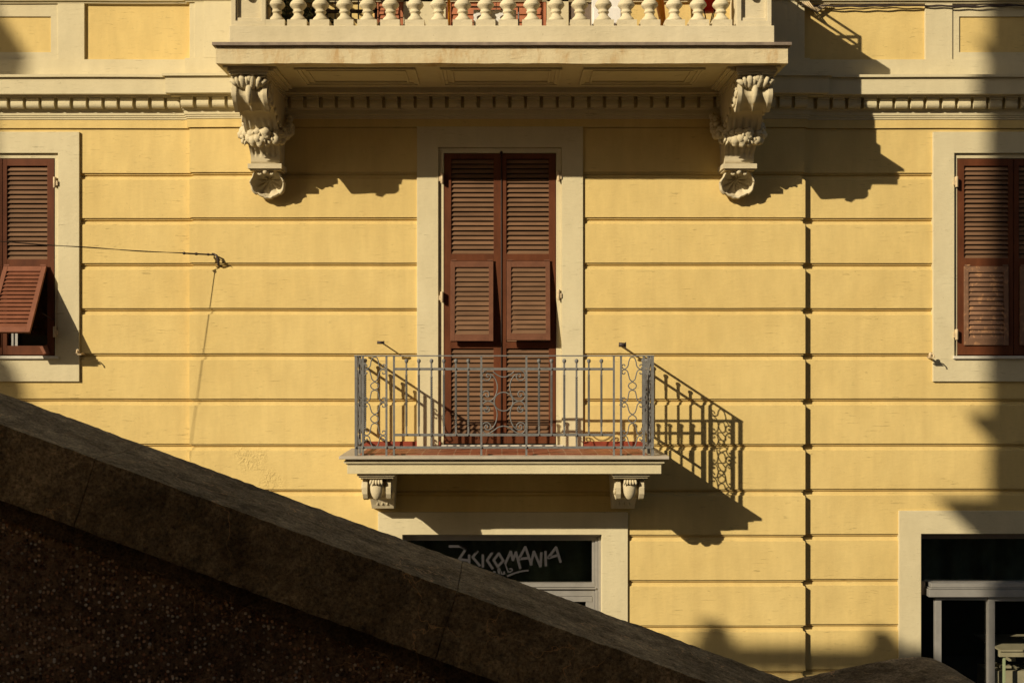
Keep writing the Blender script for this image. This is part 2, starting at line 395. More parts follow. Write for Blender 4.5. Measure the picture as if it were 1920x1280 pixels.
while dx + wd < 5.3:
    bp(dentil(dx, dx+wd, REC-0.06), 'dentil', M['cream'], cor); dx += pitch
# plinth course of the storey above, string moulding near the top edge
bp(sweep([(2.76, 0.0), (2.757, -0.035), (2.59, -0.035), (2.585, 0.0)]), 'plinth_course', M['cream'])
bp(sweep([(3.40, 0.0), (3.395, -0.07), (3.33, -0.075), (3.325, -0.055), (3.305, -0.05), (3.30, -0.03), (3.285, -0.03), (3.28, 0.0)]), 'string_moulding', M['cream'])
# dado pilasters and framed panels
def dado(px0, px1, y, proud, name='dado_pilaster', z0=2.757, z1=3.29):
    d = MB(); d.box(WX(px0, -y), WX(px1, -y), y-proud, y+0.01, z0, z1); return bp(d, name, M['cream'], bevel=0.003)
dado(110, 160, REC, 0.028); dado(1733, 1784, REC, 0.028)
dado(356, 366, 0, 0.012); dado(366, 384, 0, 0.026); dado(384, 470, 0, 0.036)
dado(1418, 1476, 0, 0.036); dado(1476, 1494, 0, 0.026); dado(1494, 1508, 0, 0.012)
for (a, b, c, d_) in ((-90, 109.5, -70, 92), (1784.5, 2100, 1802, 2080)):
    r = MB(); x0, x1 = WX(a), WX(b); z0, z1 = 2.757, 3.29
    r.ring(x0, x1, z0, z1, (WX(c)-x0, x1-WX(d_), WZ(96)-z0, z1-WZ(29)), REC-0.014, REC+0.01)
    bp(r, 'dado_panel_frame', M['cream'], bevel=0.002)
# ------------------------------------------------------------------ shutters
def slats(mb, x0, x1, z0, z1, yf, pitch=0.0445):
    nn = max(1, round((z1-z0)/pitch)); p = (z1-z0)/nn
    for i in range(nn):
        z = z0 + i*p + random.uniform(-0.0016, 0.0016); t = random.uniform(-0.003, 0.002)
        # blade slopes down and outwards
        poly = [(yf+0.004, z+0.001), (yf+0.009, z+0.000), (yf+0.034, z+p*0.86+t), (yf+0.028, z+p*0.90+t)]
        mb.prism(poly, 'x', x0-0.004, x1+0.004)
def leaf(x0, x1, z0, z1, yf, sl, sr, rails, louv, gap=None, th=0.04):
    """returns (frame mesh, slat mesh). rails: [(z0,z1)], louv: [(z0,z1)]"""
    f = MB(); f.box(x0, x0+sl, yf, yf+th, z0, z1); f.box(x1-sr, x1, yf, yf+th, z0, z1)
    for a, b in rails: f.box(x0+sl, x1-sr, yf+0.001, yf+th-0.001, a, b)
    s_ = MB()
    for a, b in louv: slats(s_, x0+sl, x1-sr, a, b, yf)
    return f, s_
def flap(w, h, ang, x, z, y, parent, fm, sm, label=None, stile=0.042):
    """lower flap hinged along its top edge and pushed out at the bottom"""
    f = MB(); f.box(0, stile, 0, 0.028, -h, 0); f.box(w-stile, w, 0, 0.028, -h, 0)
    f.box(stile, w-stile, 0.001, 0.027, -0.058, -0.001); f.box(stile, w-stile, 0.001, 0.027, -h+0.001, -h+0.062)
    o = bp(f, 'shutter_flap', fm, parent, 0.002, label, (x, y, z), (ang, 0, 0))
    sl = MB(); ov = 1.06 if ang < -0.3 else 0.90; nn = round((h-0.12)/0.0445); p = (h-0.12)/nn
    for i in range(nn):
        zz = -h+0.062+i*p
        sl.prism([(0.002, zz+0.001), (0.007, zz), (0.027, zz+p*ov), (0.021, zz+p*(ov+0.04))], 'x', stile-0.003, w-stile+0.003)
    sl2 = MB(); return o, sl
def hinge(x, z, y, side):
    h = MB(); h.box(x-0.016, x+0.016, y-0.034, y+0.004, z-0.035, z+0.045)
    h.tube([(x, y-0.04, z-0.05), (x, y-0.04, z+0.05)], 0.014, 8)
    h.box(x, x+side*0.03, y-0.045, y-0.02, z-0.03, z+0.015)
    return h
def add_leaf(pxa, pxb, yt, yb, yf, sl, sr, cuts, label=None, flapinfo=None, fm=None, lm=None, hx=None, hz=()):
    """cuts: dict of px rows"""
    d = -yf
    x0, x1, z0, z1 = WX(pxa, d), WX(pxb, d), WZ(yb, d), WZ(yt, d)
    rails = [(WZ(b, d), WZ(a, d)) for a, b in cuts['rails']]
    louv = [(WZ(b, d), WZ(a, d)) for a, b in cuts['louv']]
    f, s_ = leaf(x0, x1, z0, z1, yf, sl, sr, rails, louv)
    o = bp(f, 'shutter', fm or M['red'], None, 0.002, label)
    bp(s_, 'slat_panel', lm or M['louvre'], o)
    if flapinfo:
        fa, fb, ft, fbm, ang, lab, ffm, flm, yoff = flapinfo
        fx0, fx1 = WX(fa, d), WX(fb, d); fz = WZ(ft, d); h = abs(WZ(fbm, d)-fz)
        fo, sl_ = flap(fx1-fx0, h, ang, fx0, fz, yf-yoff, o, ffm, flm, lab)
        # slats of the flap share its pose
        so = bp(sl_, 'flap_slats', flm, o, 0, None, (fx0, yf-yoff, fz), (ang, 0, 0))
        for q in (fx0+0.03, fx1-0.03):
            k_ = MB(); k_.box(q-0.025, q+0.025, yf-yoff-0.006, yf-yoff+0.0, fz+0.001, fz+0.014); bp(k_, 'flap_hinge', ffm, o)
    if hx is not None:
        for z in hz: bp(hinge(WX(hx, d), WZ(z, d), yf, -1 if hx < (pxa+pxb)/2 else 1), 'hinge', M['hinge'], o, 0.002)
    return o
# --- centre door
sur = MB()
def surround(px, wall_y, proud, step, zbot=None):
    """px=(outer l, inner l, step l, step r, inner r, outer r, top, inner top, step top, step bottom, inner bottom, outer bottom)"""
    ol, il, sl, sr, ir, orr, t, it, st, sb, ib, ob = px
    d = -wall_y
    q = MB(); yb = wall_y+0.12
    bot = 0 if zbot is not None else 1
    zb = zbot if zbot is not None else WZ(ob, d)
    q.ring(WX(ol, d), WX(orr, d), zb, WZ(t, d), (WX(il)-WX(ol), WX(orr)-WX(ir), (WZ(ib)-WZ(ob)) if bot else 0, WZ(t)-WZ(it)), wall_y-proud, yb)
    r = MB()
    zb2 = zbot if zbot is not None else WZ(ib, d)
    r.ring(WX(il, d), WX(ir, d), zb2, WZ(it, d), (WX(sl)-WX(il), WX(ir)-WX(sr), (WZ(sb)-WZ(ib)) if bot else 0, WZ(it)-WZ(st)), wall_y-proud+step, yb)
    o = bp(q, 'surround', M['cream'], bevel=0.003)
    bp(r, 'inner_surround', M['cream'], o, bevel=0.003)
    return o
surround((782, 822, 832, 1043, 1053, 1093, 238, 277, 287, 0, 0, 0), 0.0, 0.022, 0.028, -0.88)
dk = MB(); dk.box(WX(828), WX(1048), 0.10, 0.105, -0.9, 1.9); bp(dk, 'painted_dark_backing', M['dark'])  # near-black sheet paints in the unlit space behind the slats
dk = MB(); dk.box(WX(828), WX(1056), -0.03, 0.12, -0.885, -0.858); bp(dk, 'door_threshold', M['sill'], bevel=0.003)
YS = 0.012
cuts = dict(rails=[(288, 298), (476, 489), (641, 653), (813, 831)], louv=[(298, 476), (491, 640), (653, 813)])
add_leaf(833, 939.5, 288, 831, YS, 0.065, 0.07, cuts, flapinfo=(845, 925, 489.5, 640, -0.085, None, M['flapbrown'], M['louvre'], 0.022), hx=829, hz=(335, 557))
add_leaf(941.5, 1042, 288, 831, YS, 0.04, 0.065, cuts, flapinfo=(950, 1031, 489.5, 639, -0.125, None, M['flapbrown'], M['louvre'], 0.022), hx=1047, hz=(331, 553))
pin = MB(); pin.blob((WX(940), YS-0.01, WZ(286)), 0.014); pin.tube([(WX(940), YS-0.008, WZ(288)), (WX(940), YS-0.008, WZ(831))], 0.004, 6)
bp(pin, 'shutter_bolt', M['dkiron'])

def window(cx_px, lab, flip, open_flap):
    y = REC; mir = (lambda p: p) if not flip else (lambda p: 2*cx_px-p)
    o_, i_, s_ = (152.5, 112.5, 105.5) if flip else (145.5, 105.5, 98)     # half widths in px
    surround((cx_px-o_, cx_px-i_, cx_px-s_, cx_px+s_, cx_px+i_, cx_px+o_, 248, 288, 297, 668, 672, 715), y, 0.024, 0.028)
    # interior pane
    g = MB(); g.box(WX(cx_px-s_), WX(cx_px+s_), y+0.10, y+0.106, WZ(669), WZ(295))
    wo = bp(g, 'window', M['glass'], label=lab)
    fr_ = MB(); d = 0
    fr_.ring(WX(cx_px-s_), WX(cx_px+s_), WZ(669), WZ(295), (0.05, 0.05, 0.06, 0.05), y+0.07, y+0.099)
    fr_.box(WX(cx_px)-0.05, WX(cx_px)+0.05, y+0.068, y+0.098, WZ(667), WZ(297))
    bp(fr_, 'window_frame', M['red'], wo, 0.003)
    rm = MB(); rm.box(WX(cx_px-s_-15), WX(cx_px+s_+15), y+0.45, y+0.46, WZ(690), WZ(280)); bp(rm, 'dark_room_sheet', M['roomgreen'], wo)  # dark sheet stands in for the unlit room behind the pane
    sl = MB(); sl.box(WX(cx_px-s_-6), WX(cx_px+s_+6), y-0.05, y+0.1, WZ(672.5), WZ(667)); bp(sl, 'window_sill', M['sill'], bevel=0.003)
    return wo
CL, CR = 4.5, 1900.5
window(CL, 'window behind the pushed-out shutter flap', False, True)
window(CR, 'window behind the closed peeling shutters', True, False)
YW = REC+0.005
cl_open = dict(rails=[(298, 311), (486, 499), (648, 665)], louv=[(311, 486)])
cl_shut = dict(rails=[(298, 311), (484, 499), (647, 665)], louv=[(311, 484), (500, 647)])
# left window: left leaf (mostly outside the frame) and right leaf with its flap swung out
add_leaf(-92, 4, 298, 665, YW, 0.06, 0.04, cl_shut, flapinfo=(-82, -4, 499, 647, -0.02, None, M['flapred'], M['flapred'], 0.02), hx=-96, hz=(343, 622), fm=M['red'])
lo = add_leaf(5, 101.5, 298, 665, YW, 0.04, 0.065, cl_open, flapinfo=(9, 89, 499, 650, -0.60, 'faded red flap swung far out at the bottom', M['flapred'], M['flapred'], 0.03), hx=105, hz=(343, 622))
lo['label'] = 'chipped red-brown shutter leaf with its flap swung out'
arm = MB(); arm.tube([(WX(89), YW-0.2, WZ(588)), (WX(96), YW+0.02, WZ(600))], 0.004, 5); bp(arm, 'flap_stay', M['dkiron'], lo)
lt = MB(); lt.prism([(WX(70), WZ(650)), (WX(84), WZ(646)), (WX(90), WZ(662)), (WX(77), WZ(663))], 'y', YW-0.012, YW-0.006); bp(lt, 'latch_plate', M['flapred'], lo)
wb = MB(); wb.box(WX(14), WX(18), YW+0.03, YW+0.05, WZ(648), WZ(620)); wb.box(WX(20), WX(25), YW+0.04, YW+0.05, WZ(648), WZ(620)); bp(wb, 'window_catch', M['alu'], lo)
# right window
add_leaf(1795, 1900, 298, 665, YW, 0.065, 0.045, cl_shut, 'shutter leaf with yellowish peeling paint on its lower flap', flapinfo=(1807, 1890, 499, 647, -0.008, None, M['peel'], M['peel'], 0.012), hx=1791, hz=(342, 627))
add_leaf(1901.5, 2006, 298, 665, YW, 0.045, 0.065, cl_shut, flapinfo=(1912, 1995, 499, 647, -0.008, None, M['peel'], M['peel'], 0.012))
# shutter catches in the wall
def catch(px, py, y):
    c = MB(); x, z = WX(px), WZ(py)
    c.tube([(x+0.02, y+0.02, z-0.01), (x+0.015, y-0.05, z-0.012), (x, y-0.12, z-0.012)], 0.011, 7)
    c.box(x-0.035, x+0.035, y-0.135, y-0.105, z-0.02, z-0.012)
    c.blob((x, y-0.12, z+0.008), (0.02, 0.015, 0.026), 8, 6, 0.3, px)
    c.tube([(x+0.0, y-0.13, z+0.01), (x+0.004, y-0.16, z+0.02), (x+0.01, y-0.185, z+0.005), (x+0.01, y-0.19, z-0.01)], 0.006, 6)
    return bp(c, 'shutter_catch', M['hinge'])
catch(150, 661, REC); catch(1741, 667, REC)
def stay(px, py, big):
    c = MB(); x, z = WX(px), WZ(py); s_ = 1.5 if big else 1.0
    c.tube([(x, 0.02, z), (x-0.005, -0.19, z+0.002)], [0.007*s_, 0.006*s_], 8)
    c.tube([(x-0.03, -0.19, z+0.004), (x+0.03, -0.19, z+0.002)], [0.018*s_*0.8, 0.012*s_], 8)
    c.box(x+0.026, x+0.036, -0.2, -0.18, z-0.018*s_, z+0.018*s_)
    return bp(c, 'shutter_stay', M['dkiron'])
stay(717, 643, False); stay(1163, 647, True)

# ------------------------------------------------------------------ lower balcony
DR = 0.87          # railing plane
CX = 0.016
sl = MB()
sl.box(-1.345, 1.387, -0.868, 0.0, -1.048, -0.965)
sl.box(-1.355, 1.397, -0.880, 0.0, -0.965, -0.955)
sl.box(-1.372, 1.412, -0.893, 0.0, -0.955, -0.935)
sl.box(-1.36, 1.40, -0.885, 0.0, -0.935, -0.917)
bal = bp(sl, 'balcony', M['cream'], bevel=0.003, label='small balcony with grey wrought iron railing below the central shutters')
lid = MB(); lid.box(-1.41, 1.447, -0.934, 0.0, -0.917, -0.890); bp(lid, 'balcony_edge_slab', M['marble'], bal, 0.004)
ft = MB(); ft.box(-1.24, 1.27, -0.80, 0.0, -0.889, -0.880); bp(ft, 'floor_tiles', M['floor'], bal)
for a, b in ((-1.30, WX(826)), (WX(1053), 1.33)):
    k_ = MB(); k_.box(a, b, -0.014, 0.0, -0.88, -0.825); bp(k_, 'skirting', M['skirt'], bal, 0.002)
def small_corbel(cx):
    c = MB()
    c.box(cx-0.163, cx+0.163, -0.835, 0, -1.072, -1.049); c.box(cx-0.150, cx+0.150, -0.815, 0, -1.090, -1.072); c.box(cx-0.135, cx+0.135, -0.785, 0, -1.105, -1.090)
    side = [(0.0,-1.105),(0.71,-1.105),(0.75,-1.13),(0.768,-1.18),(0.765,-1.235),(0.74,-1.275),(0.70,-1.292),(0.63,-1.288),(0.55,-1.268),(0.47,-1.252),(0.39,-1.26),(0.31,-1.29),(0.25,-1.335),(0.205,-1.395),(0.185,-1.43),(0.0,-1.455)]
    cols = [-1, -0.74, -0.66, -0.64, -0.35, 0, 0.35, 0.64, 0.66, 0.74, 1]
    def half(z): return 0.124 if z > -1.26 else 0.124 - 0.022*min(1, (-1.26-z)/0.12)
    def g(u): return 0.0 if abs(u) > 0.65 else 0.05
    vs = []; n_ = len(cols)
    for i, (d, z) in enumerate(side):
        for u in cols:
            dd = d - (g(u) if 1 <= i <= 7 else (0.012*abs(math.cos(u*7)) if i < 13 and abs(u) < 0.7 else 0)) if d > 0 else 0
            vs.append((cx+u*half(z), -dd, z))
    fs = [(i*n_+j, i*n_+j+1, (i+1)*n_+j+1, (i+1)*n_+j) for i in range(len(side)-1) for j in range(n_-1)]
    fs += [tuple(i*n_ for i in range(len(side))), tuple(i*n_+n_-1 for i in range(len(side)))[::-1]]
    c.add(vs, fs)
    c.lathe(cx, -0.735, [(0.05,-1.115),(0.058,-1.15),(0.060,-1.185),(0.056,-1.22),(0.046,-1.25),(0.030,-1.275),(0.010,-1.29)], 18, 1.0, 0.85)
    c.tube([(cx+0.062, -0.71, -1.17), (cx+0.06, -0.72, -1.21), (cx+0.05, -0.715, -1.25)], [0.006, 0.009, 0.004], 6)
    for q in range(5):
        c.tube([(cx-0.04+q*0.02, -0.75, -1.108), (cx-0.046+q*0.023, -0.792, -1.12), (cx-0.05+q*0.025, -0.80, -1.142+0.004*abs(q-2)), (cx-0.05+q*0.025, -0.79, -1.152)], [0.010, 0.013, 0.011, 0.005], 7)
    for q in (-0.045, 0, 0.045): c.blob((cx+q, -0.19, -1.375), (0.012, 0.035, 0.03), 8, 6)
    for sd in (-1, 1):
        pts = [(cx+sd*0.126, -(0.675+0.08*(1-t/22)*math.cos(t*0.55)), -1.195+0.08*(1-t/22)*math.sin(t*0.55)) for t in range(20)]
        c.tube(pts, 0.009, 6)
    return bp(c, 'corbel', M['orn'], bal)
small_corbel(-1.10); small_corbel(1.125)

# railing
ZT, ZM, ZL, ZB, ZF = -0.023, -0.1375, -0.7095, -0.8185, -0.889
XL, XR = WX(667.5, DR), WX(1223.5, DR); YR = -DR
def fb(x0, x1, y0, y1, z0, z1, name, parent=bal, mat='iron', bv=0.002):
    q = MB(); q.box(x0, x1, y0, y1, z0, z1); return bp(q, name, M[mat], parent, bv)
fb(XL-0.016, XR+0.016, YR-0.013, YR+0.013, ZT-0.005, ZT+0.006, 'handrail')
for xs_ in (XL, XR): fb(xs_-0.013, xs_+0.013, YR+0.014, 0.0, ZT-0.005, ZT+0.006, 'handrail')
fb(XL, XR, YR-0.008, YR+0.008, ZB-0.011, ZB+0.011, 'bottom_rail')
for xs_ in (XL, XR): fb(xs_-0.008, xs_+0.008, YR+0.009, 0.0, ZB-0.011, ZB+0.011, 'bottom_rail')
XI0, XI1 = WX(738.7, DR), WX(1151, DR)
fb(XI0, XI1, YR-0.007, YR+0.007, ZM-0.011, ZM+0.011, 'middle_rail'); fb(XI0, XI1, YR-0.007, YR+0.007, ZL-0.011, ZL+0.011, 'middle_rail')
def bar_mesh(x, y, z0, z1, w=0.0085, twist=False, ball=False):
    q = MB()
    if twist:
        n_ = 90; vs = []; a0, a1 = z0, z1
        for i in range(n_+1):
            t = i/n_; z = a0+(a1-a0)*t
            tw = max(0, min(1, (t-0.12)/0.72)) if ball else max(0, min(1, (t-0.06)/0.82))
            a = tw*math.pi*2*6.5 + math.pi/4; r = w*1.28
            vs += [(x+r*math.cos(a+k*math.pi/2), y+r*math.sin(a+k*math.pi/2), z) for k in range(4)]
        fs = [(i*4+k, i*4+(k+1) % 4, (i+1)*4+(k+1) % 4, (i+1)*4+k) for i in range(n_) for k in range(4)]
        q.add(vs, fs + [(3,2,1,0), tuple(range(len(vs)-4, len(vs)))])
    else: q.box(x-w, x+w, y-w, y+w, z0, z1)
    if ball:
        q.lathe(x, y, [(0.004, z1-0.01), (0.009, z1+0.0), (0.016, z1+0.012), (0.0175, z1+0.022), (0.013, z1+0.032), (0.004, z1+0.037)], 10)
    for z in (ZM, ZL): q.blob((x, y-0.012, z), 0.008, 6, 4)
    return q
def addbar(*a, **k_): return bp(bar_mesh(*a, **k_), 'railing_bar', M['iron'], bal)
def straight(x, y, w=0.0085): 
    q = MB(); q.box(x-w, x+w, y-w, y+w, ZF, ZT-0.005); q.blob((x, y-0.012, ZB), 0.011, 6, 4); return bp(q, 'railing_bar', M['iron'], bal)
for px in (680.5, 724.6, 738.7, 902.5, 987, 1151, 1164.4, 1207): straight(WX(px, DR), YR)
for px in (667.5, 1223.5): straight(WX(px, DR), YR, 0.011)
ZBALL = -0.066
for i, px in enumerate((762, 785.4, 809, 832, 854.8, 878, 1010.5, 1034, 1058, 1081, 1104, 1127.6)):
    long_ = px in (809, 1081)
    addbar(WX(px, DR), YR, (ZB if long_ else ZL), ZBALL-0.02, twist=True, ball=True)
# sides: offsets from the front corner
for sx in (XL, XR):
    for off in (0.0625, 0.267, 0.332): straight(sx, YR+off)
    for off in (0.44, 0.548, 0.656, 0.764): addbar(sx, YR+off, (ZB if off == 0.656 else ZL), ZBALL-0.02, twist=True, ball=True)
    fb(sx-0.007, sx+0.007, YR+0.332, 0.0, ZM-0.011, ZM+0.011, 'middle_rail'); fb(sx-0.007, sx+0.007, YR+0.332, 0.0, ZL-0.011, ZL+0.011, 'middle_rail')
def smooth_path(pts, n_=8):
    pts = [Vector((*p, 0)) for p in pts]; out = []
    P = [pts[0]*2-pts[1]] + pts + [pts[-1]*2-pts[-2]]
    for i in range(1, len(P)-2):
        for k in range(n_):
            t = k/n_; a, b, c, d = P[i-1], P[i], P[i+1], P[i+2]
            q = 0.5*((2*b) + (c-a)*t + (2*a-5*b+4*c-d)*t*t + (3*b-a-3*c+d)*t*t*t); out.append((q.x, q.y))
    out.append((pts[-1].x, pts[-1].y)); return out
def spiral(cx, cz, r0, r1, a0, a1, n_=26):
    return [(cx+(r0+(r1-r0)*t/n_)*math.cos(a0+(a1-a0)*t/n_), cz+(r0+(r1-r0)*t/n_)*math.sin(a0+(a1-a0)*t/n_)) for t in range(n_+1)]
# centre scrollwork: measured in a 130x200 px crop enlarged 6.4x
def CXZ(cx, cy): return (WX(880+cx/6.4, DR), WZ(660+cy/6.4, DR))
mir = lambda c: (824-c[0], c[1])
centre = []
def cpath(pts, both=True, n_=8):
    p = smooth_path(pts, n_); centre.append([CXZ(*q) for q in p])
    if both: centre.append([CXZ(*mir(q)) for q in p])
# upper C from top-left spiral bulging to the middle and into the spiral by the bar
cpath([(228,300),(206,290),(215,262),(248,272),(258,300),(235,335),(195,340),(160,310),(155,265),(180,228),(210,218)])
cpath([(232,262),(275,275),(315,325),(335,390),(335,450),(315,520),(275,570),(225,588),(180,572),(152,532),(158,495),(190,466),(228,475),(240,510),(222,536),(196,520),(206,500)])
cpath([(285,232),(330,270),(380,295),(412,298)]) 
cpath([(206,690),(222,670),(200,650)][::-1]+[(175,680),(195,716),(232,712),(246,680),(225,650)],)
cpath([(155,660),(165,620),(200,594),(240,592),(285,612),(315,660),(333,720),(333,780),(315,850),(280,905),(235,932),(200,925),(188,895),(205,872),(225,890),(215,905)])
cpath([(262,905),(250,868),(215,843),(172,855),(152,895),(160,945),(200,978),(250,968),(300,935),(350,900),(412,886)])
circ = [CXZ(412+112*math.cos(a*math.pi/18), 593+112*math.sin(a*math.pi/18)) for a in range(37)]
centre.append(circ)
q = MB()
for p in centre: q.tube([(x, YR, z) for x, z in p], 0.0055, 6)
for cx, cy in ((143,280),(143,520),(143,663),(143,902),(681,280),(681,520),(681,663),(681,902)):
    x, z = CXZ(cx, cy); q.box(x-0.013, x+0.013, YR-0.011, YR+0.011, z-0.007, z+0.007)
bp(q, 'scrollwork', M['iron'], bal)
# side scroll strips: local u in [0..0.204] (bar to bar), z by row; measured at 6.095 px per photo px
def SU(cx): return (cx-160)/6.095*0.9275/200
def SZ(cy): return WZ(655+cy/6.095, DR)
base = []
def spath(pts): 
    p = smooth_path(pts, 7); base.append([(SU(a), SZ(b)) for a, b in p]); base.append([(SU(584-a), SZ(b)) for a, b in p])
def curl(x, y, up):    # small curl to the left ending, up=-1 curls upwards
    return [(x, y), (x-22, y+up*12), (x-30, y+up*34), (x-14, y+up*52), (x+4, y+up*46), (x+4, y+up*32)]
# crossing chain, left half strands (mirrored for the right)
spath([(292,88),(268,96),(250,140),(240,190),(205,222)] + curl(200,224,-1)[1:])
spath(curl(200,228,1)[::-1][:-1] + [(205,230),(235,250),(250,300),(262,340),(292,368),(328,392),(338,415),(325,442),(292,462)])
spath([(292,462),(258,480),(245,530),(235,575),(205,600)] + curl(200,602,-1)[1:])
spath(curl(200,606,1)[::-1][:-1] + [(205,608),(232,630),(246,680),(262,720),(292,742),(328,768),(338,792),(325,820),(292,840)])
spath([(292,840),(258,860),(245,910),(235,955),(205,978)] + curl(200,980,-1)[1:])
spath(curl(200,984,1)[::-1][:-1] + [(205,986),(232,1005),(246,1060),(262,1100),(285,1112)])
def strip(fn):
    q = MB()
    for p in base: q.tube([fn(u, z) for u, z in p], 0.005, 6)
    for cy in (570, 632):
        for u in (0.0, 0.1975):
            c = Vector(fn(u, SZ(cy))); q.box(c.x-0.014, c.x+0.014, c.y-0.013, c.y+0.013, c.z-0.006, c.z+0.006)
    return bp(q, 'scrollwork', M['iron'], bal)
xa = WX(680.5, DR); strip(lambda u, z: (xa+u*1.02, YR, z))
xb = WX(1164.4, DR); strip(lambda u, z: (xb+u*0.98, YR, z))
strip(lambda u, z: (XL, YR+0.0625+u, z)); strip(lambda u, z: (XR, YR+0.0625+u, z))

# ------------------------------------------------------------------ upper balcony
def wavy_band(x0, x1, y0, y1, z0, z1, amp, n_=220):
    q = MB(); vs = []
    for i in range(n_+1):
        x = x0+(x1-x0)*i/n_
        w = amp*noise.noise(Vector((x*2.1, 3.3, 0))) + amp*0.5*noise.noise(Vector((x*9, 1.3, 0)))
        p = amp*0.6*noise.noise(Vector((x*4, 7.7, 0)))
        vs += [(x, y0+p, z0+w), (x, y0+p*0.5, (z0+z1)/2), (x, y0, z1), (x, y1, z1), (x, y1, z0)]
    fs = [(i*5+k, i*5+(k+1) % 5, (i+1)*5+(k+1) % 5, (i+1)*5+k) for i in range(n_) for k in range(5)]
    q.add(vs, fs + [(0,1,2,3,4), tuple(range(len(vs)-5, len(vs)))[::-1]]); return q
ub = bp(wavy_band(-2.42, 2.42, -1.17, -1.05, 2.45, 2.596, 0.006), 'balcony', M['fascia'], label='large stone balcony with balusters on carved corbels at the top')
c_ = MB(); c_.box(-2.42, 2.42, -1.05, -0.003, 2.452, 2.595); bp(c_, 'balcony_slab', M['cream'], ub)
c_ = wavy_band(-2.445, 2.445, -1.205, -0.01, 2.597, 2.622, 0.002); bp(c_, 'slate_edge', M['slate'], ub)
c_ = MB(); c_.box(-2.317, 2.317, -1.12, -0.84, 2.622, 2.783); c_.box(-2.317, -2.04, -0.84, 0, 2.622, 2.783); c_.box(2.04, 2.317, -0.84, 0, 2.622, 2.783)
bp(c_, 'balustrade_plinth', M['stone'], ub, 0.006)
# soffit mouldings
for a, b in ((-1.79, -0.745), (-0.535, 0.52), (0.70, 1.75)):
    q = MB()
    for ins, th, zz in ((0.0, 0.022, 0.016), (0.022, 0.03, 0.008), (0.09, 0.02, 0.010)):
        x0, x1, y0, y1 = a+ins, b-ins, -1.0+ins, -0.34-ins
        q.box(x0, x0+th, y0, y1, 2.45-zz, 2.453); q.box(x1-th, x1, y0, y1, 2.45-zz, 2.453)
        q.box(x0+th, x1-th, y0, y0+th, 2.45-zz, 2.453); q.box(x0+th, x1-th, y1-th, y1, 2.45-zz, 2.453)
    bp(q, 'soffit_moulding', M['cream'], ub, 0.002)
for sd in (-1, 1):   # mouldings beside the corbels
    q = MB(); q.box(sd*1.93, sd*1.96, -1.04, -0.2, 2.43, 2.452); q.box(sd*1.96, sd*2.0, -1.04, -0.2, 2.415, 2.452); q.box(sd*2.34, sd*2.38, -1.1, -0.2, 2.43, 2.452)
    bp(q, 'soffit_moulding', M['cream'], ub, 0.003)
# pedestals
for sd in (-1, 1):
    q = MB(); a, b = (-2.307, -2.01) if sd < 0 else (2.0, 2.297)
    q.box(a, b, -1.06, -0.86, 2.784, 3.42)
    q.ring(a, b, 2.784, 3.42, (0.04, 0.04, 0.045, 0.05), -1.10, -1.06)
    q.ring(a+0.04, b-0.04, 2.829, 3.37, (0.012, 0.012, 0.03, 0.012), -1.085, -1.06)
    bp(q, 'balustrade_pedestal', M['stone'], ub, 0.004)
    o = MB(); cx = (a+b)/2
    for i in range(9):
        o.blob((cx+random.uniform(-0.045, 0.035), -1.085, 3.09+i*0.028+random.uniform(-0.01, 0.01)), (0.03, 0.028, 0.032), 10, 7, 0.4, i)
    o.blob((cx-0.01, -1.09, 3.05), (0.03, 0.03, 0.035), 10, 7); o.blob((cx-0.055, -1.08, 3.09), (0.022, 0.02, 0.02), 8, 6)
    bp(o, 'pedestal_ornament', M['orn'], ub)
    w = MB(); xw0, xw1 = (a, a+0.16) if sd < 0 else (b-0.16, b)
    w.box(xw0, xw1, -0.86, 0, 2.784, 3.42); bp(w, 'solid_shade_side', M['stone'], ub)  # unseen sides made solid to keep their cast shadow dark and unbroken
# handrail and steel rail above it
q = MB(); q.box(-2.36, 2.36, -1.19, -0.82, 3.42, 3.52); q.box(-2.36, -2.05, -0.82, 0, 3.42, 3.52); q.box(2.05, 2.36, -0.82, 0, 3.42, 3.52)
bp(q, 'stone_handrail', M['stone'], ub, 0.008)
q = MB(); xr_ = 2.2; yr_ = -1.04
for z in (3.66, 3.75): q.tube([(-xr_, 0, z), (-xr_, yr_, z), (xr_, yr_, z), (xr_, 0, z)], 0.014, 8, False)
for x in (-xr_, -1.1, 0, 1.1, xr_): q.tube([(x, yr_, 3.5), (x, yr_, 3.76)], 0.014, 8)
for x in (-xr_, xr_): q.tube([(x, -0.45, 3.5), (x, -0.45, 3.76)], 0.014, 8)
bp(q, 'steel_rail', M['iron'], ub)
# balusters
bd = 1.0
bpx = [518,560,602,647,690,732,778,822,867,910,953,997.5,1042,1086.5,1132,1174,1218,1264,1309,1352]
bprof = [(0.070,0.055),(0.071,0.066),(0.066,0.078),(0.055,0.090),(0.043,0.102),(0.038,0.116),(0.038,0.124),(0.045,0.128),(0.049,0.136),(0.045,0.145),(0.040,0.149),
         (0.046,0.162),(0.062,0.178),(0.073,0.193),(0.0735,0.199),(0.069,0.203),(0.070,0.210),(0.062,0.222),(0.050,0.236),(0.042,0.25),(0.036,0.30)]
bprof += [(r, 0.637-z) for r, z in bprof[::-1]]
for i, px in enumerate(bpx):
    x = WX(px, 1.02) + random.uniform(-0.003, 0.003); q = MB()
    q.box(x-0.083, x+0.083, -1.10, -0.94, 2.784, 2.784+0.055)
    q.lathe(x, -1.02, [(r, 2.784+z) for r, z in bprof], 20)
    q.box(x-0.083, x+0.083, -1.10, -0.94, 3.366, 3.42)
    bp(q, 'baluster', M['stone'], ub)

